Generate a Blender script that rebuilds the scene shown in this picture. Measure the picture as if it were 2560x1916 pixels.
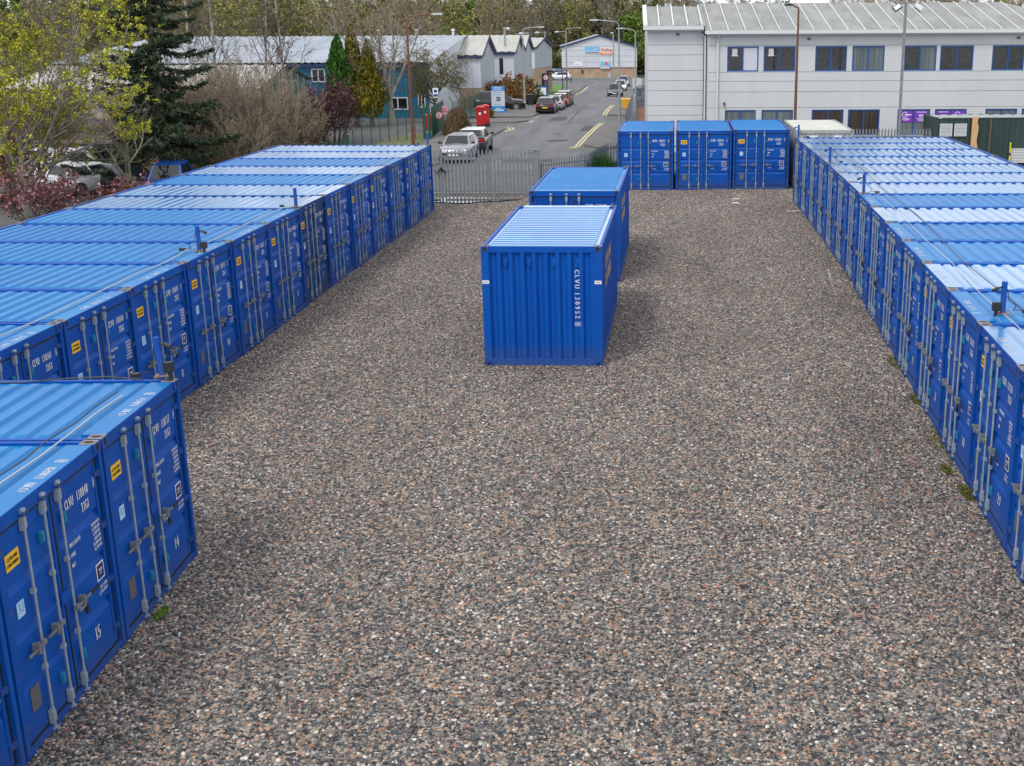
import bpy, math, random
import numpy as np
from mathutils import Matrix, Vector
for o in list(bpy.data.objects): bpy.data.objects.remove(o)
SC = bpy.context.scene; COL = SC.collection
R = math.radians
# ---------------------------------------------------------------- camera
cam = bpy.data.cameras.new('camera'); cam.sensor_width = 36; cam.lens = 36*3032.8/2560
cam.shift_x = -0.115; cam.clip_start = .1; cam.clip_end = 3000
camo = bpy.data.objects.new('camera', cam); COL.objects.link(camo)
camo.matrix_world = Matrix.Translation((0, 0, 6.945)) @ Matrix.Rotation(R(90-16.345), 4, 'X') @ Matrix.Rotation(R(-.3), 4, 'Z')
SC.camera = camo
# ---------------------------------------------------------------- sky, sun, exposure
SUN_EL, SUN_AZ = 52, 215            # azimuth clockwise from +Y: light comes from behind the camera, to the left
w = bpy.data.worlds.new('World'); SC.world = w; w.use_nodes = True
nt = w.node_tree; nt.nodes.clear()
def N(t, typ, **kw):
    n = t.nodes.new(typ)
    for k, v in kw.items(): setattr(n, k, v)
    return n
sky = N(nt, 'ShaderNodeTexSky', sky_type='NISHITA', sun_disc=False, sun_elevation=R(SUN_EL), sun_rotation=R(SUN_AZ), altitude=60, air_density=1.3, dust_density=3.0, ozone_density=1.0)
hs = N(nt, 'ShaderNodeHueSaturation'); hs.inputs['Saturation'].default_value = .45
geo = N(nt, 'ShaderNodeTexCoord'); mp = N(nt, 'ShaderNodeMapping'); mp.inputs['Scale'].default_value = (1.6, 1.6, 5)
ns = N(nt, 'ShaderNodeTexNoise'); ns.inputs['Scale'].default_value = 2.2; ns.inputs['Detail'].default_value = 7; ns.inputs['Roughness'].default_value = .6
cr = N(nt, 'ShaderNodeValToRGB'); cr.color_ramp.elements[0].position = .28; cr.color_ramp.elements[1].position = .56
mx = N(nt, 'ShaderNodeMix', data_type='RGBA')
bg = N(nt, 'ShaderNodeBackground'); out = N(nt, 'ShaderNodeOutputWorld')
L = nt.links.new
L(sky.outputs[0], hs.inputs['Color']); L(geo.outputs['Generated'], mp.inputs['Vector']); L(mp.outputs[0], ns.inputs['Vector'])
L(ns.outputs['Fac'], cr.inputs['Fac']); L(cr.outputs['Color'], mx.inputs['Factor']); L(hs.outputs['Color'], mx.inputs['A'])
mx.inputs['B'].default_value = (8.8, 9.1, 9.7, 1)
L(mx.outputs['Result'], bg.inputs['Color']); bg.inputs['Strength'].default_value = .12; L(bg.outputs[0], out.inputs[0])
sl = bpy.data.lights.new('sun', 'SUN'); sl.energy = 1.3; sl.angle = R(14); sl.color = (1, .96, .9)
so = bpy.data.objects.new('sun', sl); COL.objects.link(so)
so.rotation_euler = Vector((-math.sin(R(SUN_AZ))*math.cos(R(SUN_EL)), -math.cos(R(SUN_AZ))*math.cos(R(SUN_EL)), -math.sin(R(SUN_EL)))).to_track_quat('-Z', 'Y').to_euler()
SC.view_settings.view_transform = 'Standard'; SC.view_settings.look = 'None'; SC.view_settings.exposure = 0.38; SC.view_settings.gamma = 1
SC.cycles.max_bounces = 6; SC.cycles.diffuse_bounces = 3; SC.cycles.glossy_bounces = 3; SC.cycles.transparent_max_bounces = 6
# ---------------------------------------------------------------- helpers
def tag(o, label=None, cat=None, group=None, kind=None):
    if label: o['label'] = label
    if cat: o['category'] = cat
    if group: o['group'] = group
    if kind: o['kind'] = kind
    return o
def thing(name, label, cat, loc=(0, 0, 0), rz=0, group=None):
    o = bpy.data.objects.new(name, None); COL.objects.link(o); o.empty_display_size = .2
    o.location = loc; o.rotation_euler = (0, 0, rz)
    return tag(o, label, cat, group)
def copy_tree(o, parent=None):
    c = o.copy(); COL.objects.link(c)
    if parent: c.parent = parent
    for ch in o.children: copy_tree(ch, c)
    return c
class MB:
    def __init__(s): s.v = []; s.f = []; s.m = []
    def add(s, vs, fs, m=0, M=None):
        b = len(s.v)
        s.v += [tuple(M @ Vector(p)) for p in vs] if M else [tuple(p) for p in vs]
        s.f += [tuple(i+b for i in f) for f in fs]; s.m += [m]*len(fs)
    def box(s, x0, x1, y0, y1, z0, z1, m=0, M=None):
        s.add([(x0,y0,z0),(x1,y0,z0),(x1,y1,z0),(x0,y1,z0),(x0,y0,z1),(x1,y0,z1),(x1,y1,z1),(x0,y1,z1)],
              [(0,3,2,1),(4,5,6,7),(0,1,5,4),(1,2,6,5),(2,3,7,6),(3,0,4,7)], m, M)
    def cyl(s, p0, p1, r0, r1=None, n=8, m=0, cap=True):
        r1 = r0 if r1 is None else r1
        p0 = Vector(p0); p1 = Vector(p1); d = (p1-p0).normalized()
        a = Vector((0,0,1)) if abs(d.z) < .9 else Vector((1,0,0)); u = d.cross(a).normalized(); v = d.cross(u)
        vs = []
        for p, r in ((p0, r0), (p1, r1)):
            for i in range(n):
                t = 2*math.pi*i/n; vs.append(p+u*(r*math.cos(t))+v*(r*math.sin(t)))
        fs = [(i, (i+1) % n, n+(i+1) % n, n+i) for i in range(n)]
        if cap: fs += [tuple(range(n))[::-1], tuple(range(n, 2*n))]
        s.add(vs, [f[::-1] for f in fs], m)
    def path(s, pts, r, n=6, m=0):
        for a, b in zip(pts[:-1], pts[1:]): s.cyl(a, b, r, r, n, m)
    def prism(s, poly, axis, a, b, m=0, M=None, caps=True):
        # poly in the two other axes (cyclic order), extruded along axis from a to b
        k = len(poly)
        def P(q, t): return (t, q[0], q[1]) if axis == 'x' else ((q[0], t, q[1]) if axis == 'y' else (q[0], q[1], t))
        vs = [P(q, a) for q in poly]+[P(q, b) for q in poly]
        fs = [(i, (i+1) % k, k+(i+1) % k, k+i) for i in range(k)]
        if caps: fs += [tuple(range(k))[::-1], tuple(range(k, 2*k))]
        s.add(vs, fs, m, M)
    def strip(s, prof, axis, a, b, m=0, M=None):   # open profile extruded
        k = len(prof)
        def P(q, t): return (t, q[0], q[1]) if axis == 'x' else ((q[0], t, q[1]) if axis == 'y' else (q[0], q[1], t))
        s.add([P(q, a) for q in prof]+[P(q, b) for q in prof], [(i, i+1, k+i+1, k+i) for i in range(k-1)], m, M)
    def sphere(s, c, rx, ry, rz, n=10, k=7, m=0):
        vs = []
        for j in range(k+1):
            ph = math.pi*j/k
            for i in range(n):
                t = 2*math.pi*i/n
                vs.append((c[0]+rx*math.sin(ph)*math.cos(t), c[1]+ry*math.sin(ph)*math.sin(t), c[2]+rz*math.cos(ph)))
        s.add(vs, [(j*n+i, (j+1)*n+i, (j+1)*n+(i+1) % n, j*n+(i+1) % n) for j in range(k) for i in range(n)], m)
    def mesh(s, name, mats):
        me = bpy.data.meshes.new(name); me.from_pydata(s.v, [], s.f)
        for mt in (mats if isinstance(mats, (list, tuple)) else [mats]): me.materials.append(mt)
        me.polygons.foreach_set('material_index', s.m)
        me.update(); return me
    def build(s, name, mats, parent=None, smooth=False, fix=True):
        me = s.mesh(name, mats)
        if fix:
            import bmesh
            bm = bmesh.new(); bm.from_mesh(me); bmesh.ops.recalc_face_normals(bm, faces=bm.faces); bm.to_mesh(me); bm.free()
        if smooth:
            me.polygons.foreach_set('use_smooth', [True]*len(me.polygons))
        return link(name, me, parent)
def link(name, me, parent=None, loc=None):
    o = bpy.data.objects.new(name, me); COL.objects.link(o)
    if parent: o.parent = parent
    if loc: o.location = loc
    return o
def np_mesh(name, V, F, mats, mi=None):
    me = bpy.data.meshes.new(name); V = np.asarray(V, np.float32); F = np.asarray(F, np.int32); k = F.shape[1]
    me.vertices.add(len(V)); me.vertices.foreach_set('co', V.ravel())
    me.loops.add(F.size); me.loops.foreach_set('vertex_index', F.ravel())
    me.polygons.add(len(F)); me.polygons.foreach_set('loop_start', np.arange(0, F.size, k, dtype=np.int32)); me.polygons.foreach_set('loop_total', np.full(len(F), k, np.int32))
    for m in (mats if isinstance(mats, (list, tuple)) else [mats]): me.materials.append(m)
    if mi is not None: me.polygons.foreach_set('material_index', np.asarray(mi, np.int32))
    me.update(calc_edges=True); me.validate(); return me
def sm(t): t = min(max(t, 0), 1); return t*t*(3-2*t)
def gz(x, y):
    z = -2.5*sm((y-98)/110)
    z += .09*sm((x-2.2)/2.6)*sm((56-y)/4)                      # gravel banks up along the right-hand row
    z -= .85*sm((-15.6-x)/1.6)*sm((86-y)/9)                    # car park lies lower, left of the yard
    z += 4*sm((y-330)/260)*sm((-30-x)/90+.15) + 17*sm((y-350)/330)
    return z
# ---------------------------------------------------------------- materials
def M(name, col, rough=.6, metal=0, var=.0, vscale=3., col2=None, bump=0, bscale=30., spec=.5, coat=0, rvar=0, stretch=None, isl=False, inst=False):
    m = bpy.data.materials.new(name); m.use_nodes = True; t = m.node_tree; p = t.nodes['Principled BSDF']
    p.inputs['Base Color'].default_value = (*col, 1); p.inputs['Roughness'].default_value = rough; p.inputs['Metallic'].default_value = metal
    p.inputs['Specular IOR Level'].default_value = spec; p.inputs['Coat Weight'].default_value = coat
    tc = N(t, 'ShaderNodeTexCoord'); vec = tc.outputs['Object']
    if stretch:
        q = N(t, 'ShaderNodeMapping'); q.inputs['Scale'].default_value = stretch; t.links.new(vec, q.inputs['Vector']); vec = q.outputs[0]
    if col2 or var or rvar:
        c2 = col2 or tuple(c*(1-var) for c in col)
        if isl:
            g = N(t, 'ShaderNodeNewGeometry'); fac = g.outputs['Random Per Island']
        elif inst:
            g = N(t, 'ShaderNodeObjectInfo'); fac = g.outputs['Random']
        else:
            n = N(t, 'ShaderNodeTexNoise'); n.inputs['Scale'].default_value = vscale; n.inputs['Detail'].default_value = 6; n.inputs['Roughness'].default_value = .62
            t.links.new(vec, n.inputs['Vector'])
            r = N(t, 'ShaderNodeValToRGB'); r.color_ramp.elements[0].position = .35; r.color_ramp.elements[1].position = .66
            t.links.new(n.outputs['Fac'], r.inputs['Fac']); fac = r.outputs['Color']
        x = N(t, 'ShaderNodeMix', data_type='RGBA'); x.inputs['A'].default_value = (*col, 1); x.inputs['B'].default_value = (*c2, 1)
        t.links.new(fac, x.inputs['Factor']); t.links.new(x.outputs['Result'], p.inputs['Base Color'])
        if rvar:
            mr = N(t, 'ShaderNodeMapRange'); mr.inputs['To Min'].default_value = rough; mr.inputs['To Max'].default_value = rough+rvar
            t.links.new(fac, mr.inputs['Value']); t.links.new(mr.outputs[0], p.inputs['Roughness'])
    if bump:
        n2 = N(t, 'ShaderNodeTexNoise'); n2.inputs['Scale'].default_value = bscale; n2.inputs['Detail'].default_value = 4
        t.links.new(vec, n2.inputs['Vector'])
        b = N(t, 'ShaderNodeBump'); b.inputs['Strength'].default_value = bump; b.inputs['Distance'].default_value = .02
        t.links.new(n2.outputs['Fac'], b.inputs['Height']); t.links.new(b.outputs[0], p.inputs['Normal'])
    return m
def ramp_mat(name, stops, rough=.7, src='island', bump=0):
    m = bpy.data.materials.new(name); m.use_nodes = True; t = m.node_tree; p = t.nodes['Principled BSDF']; p.inputs['Roughness'].default_value = rough
    p.inputs['Specular IOR Level'].default_value = .3
    r = N(t, 'ShaderNodeValToRGB'); e = r.color_ramp.elements
    while len(e) < len(stops): e.new(.5)
    for q, (pos, c) in zip(e, stops): q.position = pos; q.color = (*c, 1)
    if src == 'island': s = N(t, 'ShaderNodeNewGeometry').outputs['Random Per Island']
    else: s = N(t, 'ShaderNodeObjectInfo').outputs['Random']
    t.links.new(s, r.inputs['Fac']); t.links.new(r.outputs['Color'], p.inputs['Base Color'])
    return m
BLUE = (.004, .070, .40)
def paint_mat(name, c1, c2, chalk, rough, rv, sc, stretch, chalk_pos, spec=.22, wet=0):
    m = bpy.data.materials.new(name); m.use_nodes = True; t = m.node_tree; p = t.nodes['Principled BSDF']; l = t.links.new
    oi = N(t, 'ShaderNodeObjectInfo'); tc = N(t, 'ShaderNodeTexCoord')
    ad = N(t, 'ShaderNodeVectorMath', operation='ADD'); l(tc.outputs['Object'], ad.inputs[0])
    sc_ = N(t, 'ShaderNodeMath', operation='MULTIPLY'); sc_.inputs[1].default_value = 60; l(oi.outputs['Random'], sc_.inputs[0]); l(sc_.outputs[0], ad.inputs[1])
    mpn = N(t, 'ShaderNodeMapping'); mpn.inputs['Scale'].default_value = stretch; l(ad.outputs[0], mpn.inputs['Vector'])
    n = N(t, 'ShaderNodeTexNoise'); n.inputs['Scale'].default_value = sc; n.inputs['Detail'].default_value = 8; n.inputs['Roughness'].default_value = .68; l(mpn.outputs[0], n.inputs['Vector'])
    x0 = N(t, 'ShaderNodeMix', data_type='RGBA'); x0.inputs['A'].default_value = (*c1, 1); x0.inputs['B'].default_value = (*c2, 1); l(oi.outputs['Random'], x0.inputs['Factor'])
    r = N(t, 'ShaderNodeValToRGB'); r.color_ramp.elements[0].position = chalk_pos[0]; r.color_ramp.elements[1].position = chalk_pos[1]; l(n.outputs['Fac'], r.inputs['Fac'])
    x1 = N(t, 'ShaderNodeMix', data_type='RGBA'); x1.inputs['B'].default_value = (*chalk, 1); l(r.outputs['Color'], x1.inputs['Factor']); l(x0.outputs['Result'], x1.inputs['A'])
    # small scuffs
    n2 = N(t, 'ShaderNodeTexNoise'); n2.inputs['Scale'].default_value = 9; n2.inputs['Detail'].default_value = 10; n2.inputs['Roughness'].default_value = .75; l(ad.outputs[0], n2.inputs['Vector'])
    r2 = N(t, 'ShaderNodeValToRGB'); r2.color_ramp.elements[0].position = .66; r2.color_ramp.elements[1].position = .8; l(n2.outputs['Fac'], r2.inputs['Fac'])
    x2 = N(t, 'ShaderNodeMix', data_type='RGBA'); x2.inputs['B'].default_value = (.09, .12, .17, 1); l(r2.outputs['Color'], x2.inputs['Factor']); l(x1.outputs['Result'], x2.inputs['A'])
    sz = N(t, 'ShaderNodeSeparateXYZ'); l(tc.outputs['Object'], sz.inputs[0])
    gr = N(t, 'ShaderNodeMapRange'); gr.inputs['From Min'].default_value = .55; gr.inputs['From Max'].default_value = .0; gr.inputs['To Max'].default_value = .75; l(sz.outputs['Z'], gr.inputs['Value'])
    gm_ = N(t, 'ShaderNodeMath', operation='MULTIPLY'); l(gr.outputs[0], gm_.inputs[0]); l(n.outputs['Fac'], gm_.inputs[1])
    x3 = N(t, 'ShaderNodeMix', data_type='RGBA'); x3.inputs['B'].default_value = (.085, .080, .075, 1); l(gm_.outputs[0], x3.inputs['Factor']); l(x2.outputs['Result'], x3.inputs['A'])
    n4 = N(t, 'ShaderNodeTexNoise'); n4.inputs['Scale'].default_value = 3.2; n4.inputs['Detail'].default_value = 9; n4.inputs['Roughness'].default_value = .8
    m4 = N(t, 'ShaderNodeMapping'); m4.inputs['Scale'].default_value = (2.5, 2.5, .35); l(ad.outputs[0], m4.inputs['Vector']); l(m4.outputs[0], n4.inputs['Vector'])
    r4 = N(t, 'ShaderNodeValToRGB'); r4.color_ramp.elements[0].position = .70; r4.color_ramp.elements[1].position = .82; r4.color_ramp.elements[1].color = (.7, .7, .7, 1); l(n4.outputs['Fac'], r4.inputs['Fac'])
    x4 = N(t, 'ShaderNodeMix', data_type='RGBA'); x4.inputs['B'].default_value = (.11, .065, .045, 1); l(r4.outputs['Color'], x4.inputs['Factor']); l(x3.outputs['Result'], x4.inputs['A'])
    l(x4.outputs['Result'], p.inputs['Base Color'])
    mr = N(t, 'ShaderNodeMapRange'); mr.inputs['To Min'].default_value = rough; mr.inputs['To Max'].default_value = rough+rv; l(n.outputs['Fac'], mr.inputs['Value']); l(mr.outputs[0], p.inputs['Roughness'])
    p.inputs['Specular IOR Level'].default_value = spec
    if wet:   # random extra pale tint per roof: chalky paint, plus painted-in sky sheen of wet ones
        wn = N(t, 'ShaderNodeTexWhiteNoise', noise_dimensions='1D'); l(oi.outputs['Random'], wn.inputs['W'])
        pw = N(t, 'ShaderNodeMath', operation='MULTIPLY'); pw.inputs[1].default_value = wet; l(wn.outputs['Value'], pw.inputs[0])
        mm = N(t, 'ShaderNodeMath', operation='ADD', use_clamp=True); l(r.outputs['Color'], mm.inputs[0]); l(pw.outputs[0], mm.inputs[1]); l(mm.outputs[0], x1.inputs['Factor'])
    return m
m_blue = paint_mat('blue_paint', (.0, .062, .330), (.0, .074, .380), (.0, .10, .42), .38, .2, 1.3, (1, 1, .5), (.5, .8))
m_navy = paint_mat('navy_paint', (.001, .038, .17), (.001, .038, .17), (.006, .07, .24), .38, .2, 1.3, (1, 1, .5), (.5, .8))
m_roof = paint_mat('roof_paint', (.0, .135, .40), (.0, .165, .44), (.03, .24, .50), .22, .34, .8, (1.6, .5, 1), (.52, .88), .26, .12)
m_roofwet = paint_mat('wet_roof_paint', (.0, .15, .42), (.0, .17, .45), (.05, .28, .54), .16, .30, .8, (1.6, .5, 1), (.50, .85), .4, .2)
for k_, v_ in (('Coat Weight', 1.0), ('Coat Roughness', .13), ('Coat IOR', 1.6)): m_roofwet.node_tree.nodes['Principled BSDF'].inputs[k_].default_value = v_
m_galv = M('galvanised_steel', (.27, .30, .31), .5, .5, col2=(.19, .21, .22), vscale=8, rvar=.15)
m_bar = M('bar_steel', (.34, .40, .45), .45, .15, col2=(.25, .31, .36), vscale=14)
m_rubber = M('black_rubber', (.012, .012, .014), .6)
m_lockm = M('padlock_body', (.05, .05, .05), .4, .6)
m_white = M('white_lettering', (.82, .83, .84), .6, var=.15, vscale=20)
m_yel = M('yellow_sticker', (.86, .50, .015), .45)
m_black = M('black_plastic', (.015, .015, .016), .45)
m_teal = M('teal_vent', (.01, .20, .36), .5)
m_ltblue = M('light_blue_decal', (.12, .42, .78), .5)
m_dknavy = M('navy_decal', (.012, .015, .10), .45)
m_plate = M('grey_data_plate', (.20, .20, .21), .45, .4, col2=(.12, .12, .13), vscale=30)
m_rust = M('rusty_steel', (.20, .075, .035), .75, .1, col2=(.30, .22, .17), vscale=14, bump=.3)
m_rustpole = M('rust_red_paint', (.19, .060, .032), .6, col2=(.11, .042, .028), vscale=5, stretch=(1, 1, .3))
m_pole = M('grey_pole', (.33, .37, .38), .5, .3, col2=(.25, .29, .30), vscale=3)
m_glass = M('dark_glass', (.012, .017, .022), .06, spec=.6)
# ---------------------------------------------------------------- lettering
GL = {}
def load_glyphs():
    for ch in "ABCDEFGHIKLMNOPRSTUVWXY0123456789.,/aeghlnopstuyb":
        cu = bpy.data.curves.new('glyph', 'FONT'); cu.body = ch; cu.size = 1; cu.resolution_u = 2
        o = bpy.data.objects.new('glyph', cu); COL.objects.link(o)
        GL[ch] = o
    bpy.context.view_layer.update(); dg = bpy.context.evaluated_depsgraph_get()
    for ch, o in list(GL.items()):
        me = bpy.data.meshes.new_from_object(o.evaluated_get(dg)); vs = [(v.co.x, v.co.y) for v in me.vertices]; fs = [tuple(p.vertices) for p in me.polygons]
        x0 = min(v[0] for v in vs); x1 = max(v[0] for v in vs)
        GL[ch] = ([(a-x0, b) for a, b in vs], fs, x1-x0); bpy.data.meshes.remove(me)
        cu = o.data; bpy.data.objects.remove(o); bpy.data.curves.remove(cu)
load_glyphs()
def lettering(mb, s, size, MX, sx=.8, m=0, gap=.17, bold=0, z=0, align=0):
    """add flat letters (capital height = size) to mb; MX maps (x right, y up, 0) to local space"""
    k = size/.73; x = 0; items = []
    for ch in s:
        if ch == ' ': x += .38*k*sx; continue
        vs, fs, w_ = GL[ch]; cell = max(w_, .50) if ch.isdigit() and len(s) > 3 else w_
        items.append((vs, fs, x+(cell-w_)/2*k*sx)); x += (cell+gap)*k*sx
    off = -x*align
    for vs, fs, xx in items:
        for d in ([0] if not bold else [-bold, 0, bold]):
            mb.add([(xx+off+a*k*sx+d, b*k, abs(d)*.02) for a, b in vs], fs, m, MX)
    return x
def front(x, z, y):  # placement on a face looking toward -Y
    return Matrix.Translation((x, y, z)) @ Matrix.Rotation(R(90), 4, 'X')
# ---------------------------------------------------------------- ground sheets
def grid_sheet(name, poly, off, mat, step=3., kind='structure', thick=0, parent=None, zf=gz, smat=None):
    """flat polygon draped on the terrain; thick > 0 adds a kerb face of that height"""
    import bmesh
    bm = bmesh.new(); f = bm.faces.new([bm.verts.new((x, y, 0)) for x, y in poly])
    if f.calc_area() and f.normal.z < 0: f.normal_flip()
    bm.normal_update()
    if bm.faces[:][0].normal.z < 0: bmesh.ops.reverse_faces(bm, faces=bm.faces[:])
    xs = [p[0] for p in poly]; ys = [p[1] for p in poly]
    for ax, lo, hi in ((0, min(xs), max(xs)), (1, min(ys), max(ys))):
        n = int((hi-lo)/step)
        for i in range(1, n+1):
            v = lo+(hi-lo)*i/(n+1); co = (v, 0, 0) if ax == 0 else (0, v, 0); no = (1, 0, 0) if ax == 0 else (0, 1, 0)
            bmesh.ops.bisect_plane(bm, geom=bm.verts[:]+bm.edges[:]+bm.faces[:], plane_co=co, plane_no=no)
    if thick:
        be = [e for e in bm.edges if e.is_boundary]
        r = bmesh.ops.extrude_edge_only(bm, edges=be)
        low = {v for v in r['geom'] if isinstance(v, bmesh.types.BMVert)}
    for v in bm.verts:
        v.co.z = zf(v.co.x, v.co.y)+off
        if thick and v in low: v.co.z -= thick
    bmesh.ops.recalc_face_normals(bm, faces=bm.faces)
    me = bpy.data.meshes.new(name); bm.to_mesh(me); bm.free(); me.materials.append(mat)
    o = link(name, me, parent); tag(o, kind=kind); return o
m_asph = M('asphalt', (.115, .115, .118), .85, var=.28, vscale=.35, bump=.5, bscale=60)
m_road = M('road_asphalt', (.145, .146, .152), .8, col2=(.088, .089, .093), vscale=.8, stretch=(1, .15, 1), bump=.4, bscale=50)
m_pave = M('pavement', (.150, .140, .135), .85, var=.3, vscale=.9, bump=.3, bscale=40)
m_kerbs = M('concrete', (.36, .35, .33), .8, var=.3, vscale=3)
m_yline = M('yellow_line', (.68, .58, .26), .7, col2=(.50, .44, .22), vscale=3)
m_wline = M('white_line', (.66, .66, .64), .7, var=.3, vscale=3)
m_grass = M('lawn', (.10, .27, .018), .9, col2=(.05, .13, .012), vscale=1.5, bump=.8, bscale=12)
m_field = M('field', (.055, .075, .028), .9, col2=(.10, .14, .035), vscale=.02)
# terrain: one sheet to the horizon
ysg = list(np.arange(-20, 120, 2.5))+list(np.arange(120, 330, 8))+list(np.arange(330, 700, 20))+[800, 1000, 1300]
xsg = [-900, -600, -400, -300, -220, -160, -120, -90, -70, -55]+list(np.arange(-45, 30, 2.0))+[32, 40, 55, 75, 100, 140, 200, 300, 450, 700, 900]
tv = [(x, y, gz(x, y)-(.0 if y > 0 else 0)) for y in ysg for x in xsg]; nx = len(xsg)
tf = [(j*nx+i, j*nx+i+1, (j+1)*nx+i+1, (j+1)*nx+i) for j in range(len(ysg)-1) for i in range(nx-1)]
tmi = [0 if ysg[f[0]//nx] < 250 and -60 < xsg[f[0] % nx] < 60 else 2 if 110 < ysg[f[0]//nx] < 345 else 1 for f in tf]
g = link('ground', np_mesh('ground', tv, tf, [m_asph, m_field, M('woodland_floor', (.055, .048, .028), .95, col2=(.06, .075, .025), vscale=.4)], tmi)); tag(g, kind='structure')
# road, pavements, markings
road = [(-9.3, 62), (-9.1, 82), (-9.3, 88), (-9.0, 92), (-8, 94), (-7.75, 100), (-7.6, 112), (-7.7, 126), (-7.6, 150), (-7.3, 180), (-7.1, 214), (-22, 216), (-22, 238.5), (2.2, 240), (.6, 200), (-.35, 160), (-.9, 140), (-1.1, 122), (-1.5, 110), (-1.7, 101.5), (-1.65, 94), (-2.1, 88), (-2.5, 80.5), (-2.7, 75), (-2.9, 62)]
grid_sheet('road', road, .006, m_road, step=4)
m_patch = M('tarmac_patch', (.06, .06, .062), .9, var=.3, vscale=2)
for k, poly in enumerate(([(-5.2, 78), (-3.9, 78.3), (-3.9, 79.6), (-5.1, 79.4)], [(-4.4, 113), (-3.0, 113), (-2.9, 113.7), (-4.3, 113.7)], [(-4.6, 92.2), (-4.48, 92.2), (-4.1, 122), (-4.2, 122)])):
    grid_sheet('road_patch', poly, .011, m_patch, kind='structure')
def pavement(poly): return grid_sheet('pavement', poly, .11, m_pave, thick=.13)
pavement([(-16, 64), (-10.4, 64), (-9.5, 67), (-9.2, 80), (-8.75, 87.6), (-9.4, 90.4), (-10.2, 91), (-12.6, 91), (-12.6, 76)])
pavement([(-12.6, 93.7), (-8.5, 94), (-7.9, 94.9), (-7.75, 96.1), (-8.9, 98), (-12.4, 97.6)])
pavement([(-13.5, 99.9), (-7.8, 99.6), (-7.45, 105), (-7.6, 114.6), (-7.75, 126), (-7.9, 140), (-7.9, 150), (-9.2, 152), (-10.5, 128), (-10.6, 106)])
pavement([(-7.55, 168), (-7.15, 212), (-9.4, 220), (-20, 221), (-20, 214), (-10.6, 211), (-9.9, 168)])
pavement([(-2.7, 75), (-2.45, 81), (-2.0, 89), (-1.6, 93.6), (-.3, 94.6), (.3, 92), (-.2, 75), (-1.4, 72.6)])
pavement([(-1.68, 101.6), (-1.5, 110), (-1.1, 121.5), (-.1, 122.5), (.6, 121), (.2, 101)])
pavement([(-.75, 141), (-.2, 160), (.7, 198), (2.2, 236), (3.4, 236), (1.6, 170), (.75, 141)])
grid_sheet('grass_verge', [(-11.6, 170), (-10.2, 170), (-10.7, 211), (-17, 212), (-17, 182)], .10, m_grass, kind='structure')
grid_sheet('red_soil', [(.75, 94), (1.6, 92), (1.9, 112), (.9, 118)], .05, M('red_soil', (.20, .075, .04), .9, var=.4, vscale=3, bump=.6), kind='structure')
grid_sheet('grass_bank', [(-20.5, 60), (-15.8, 66), (-13.3, 73), (-13.2, 88), (-17.5, 77), (-21, 72)], .02, M('rough_grass', (.09, .12, .03), .9, col2=(.14, .12, .06), vscale=2.5, bump=.8), kind='structure')
def ribbon(pts, wd): # offset polyline to polygon
    l, r = [], []
    for i, p in enumerate(pts):
        a = Vector(pts[max(i-1, 0)]); b = Vector(pts[min(i+1, len(pts)-1)]); d = (b-a).normalized(); n = Vector((-d.y, d.x))*wd/2
        l.append((p[0]+n.x, p[1]+n.y)); r.append((p[0]-n.x, p[1]-n.y))
    return l+r[::-1]
for pts in ([(-3.55, 73.6), (-3.22, 75), (-2.95, 81), (-2.5, 89), (-2.1, 93.5)], [(-3.3, 73.5), (-3.0, 75), (-2.73, 81), (-2.28, 89), (-1.88, 93.5)],
            [(-2.1, 102.2), (-1.95, 110), (-1.6, 119.5)], [(-1.85, 102.2), (-1.72, 110), (-1.36, 119.5)], [(-2.15, 101.9), (-.5, 101.2)], [(-.95, 124.5), (.6, 123.8)],
            [(-7.0, 168), (-6.6, 206)], [(-7.25, 168), (-6.85, 206)], [(-8.75, 86.2), (-8.4, 87.9), (-8.75, 89.6)], [(-8.55, 86.0), (-8.15, 87.9), (-8.5, 89.9)],
            [(-10.4, 93.4), (-8.3, 93.7), (-7.55, 94.7), (-7.4, 96.4)], [(-9.6, 99.2), (-7.7, 99.15), (-7.2, 101)]):
    grid_sheet('yellow_line', ribbon(pts, .11), .014, m_yline)
for pts in ([(-15.0, 83), (-14.7, 85.4)], [(-16.7, 92.5), (-15.6, 92.5)], [(-14.2, 93.5), (-13.2, 93.5)]): grid_sheet('parking_line', ribbon(pts, .1), .012, m_wline)
for k, (x, y, r_) in enumerate(((-4.9, 84, .32), (-3.2, 98, .32), (-5.6, 71, .30), (-4.4, 130, .35))):
    grid_sheet('manhole_cover', [(x+r_*math.cos(2*math.pi*i/16), y+r_*math.sin(2*math.pi*i/16)) for i in range(16)], .010, m_patch)
for poly in ([(-6.9, 66), (-4.2, 66.3), (-4.3, 67.4), (-6.8, 67.1)], [(-3.4, 86), (-2.7, 86), (-2.5, 91), (-3.2, 91)], [(-6.2, 96), (-4.9, 96.2), (-4.9, 100.5), (-6.1, 100.3)], [(-7, 140), (-4, 140), (-4, 141), (-7, 141)]): grid_sheet('road_patch', poly, .009, m_patch)
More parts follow.
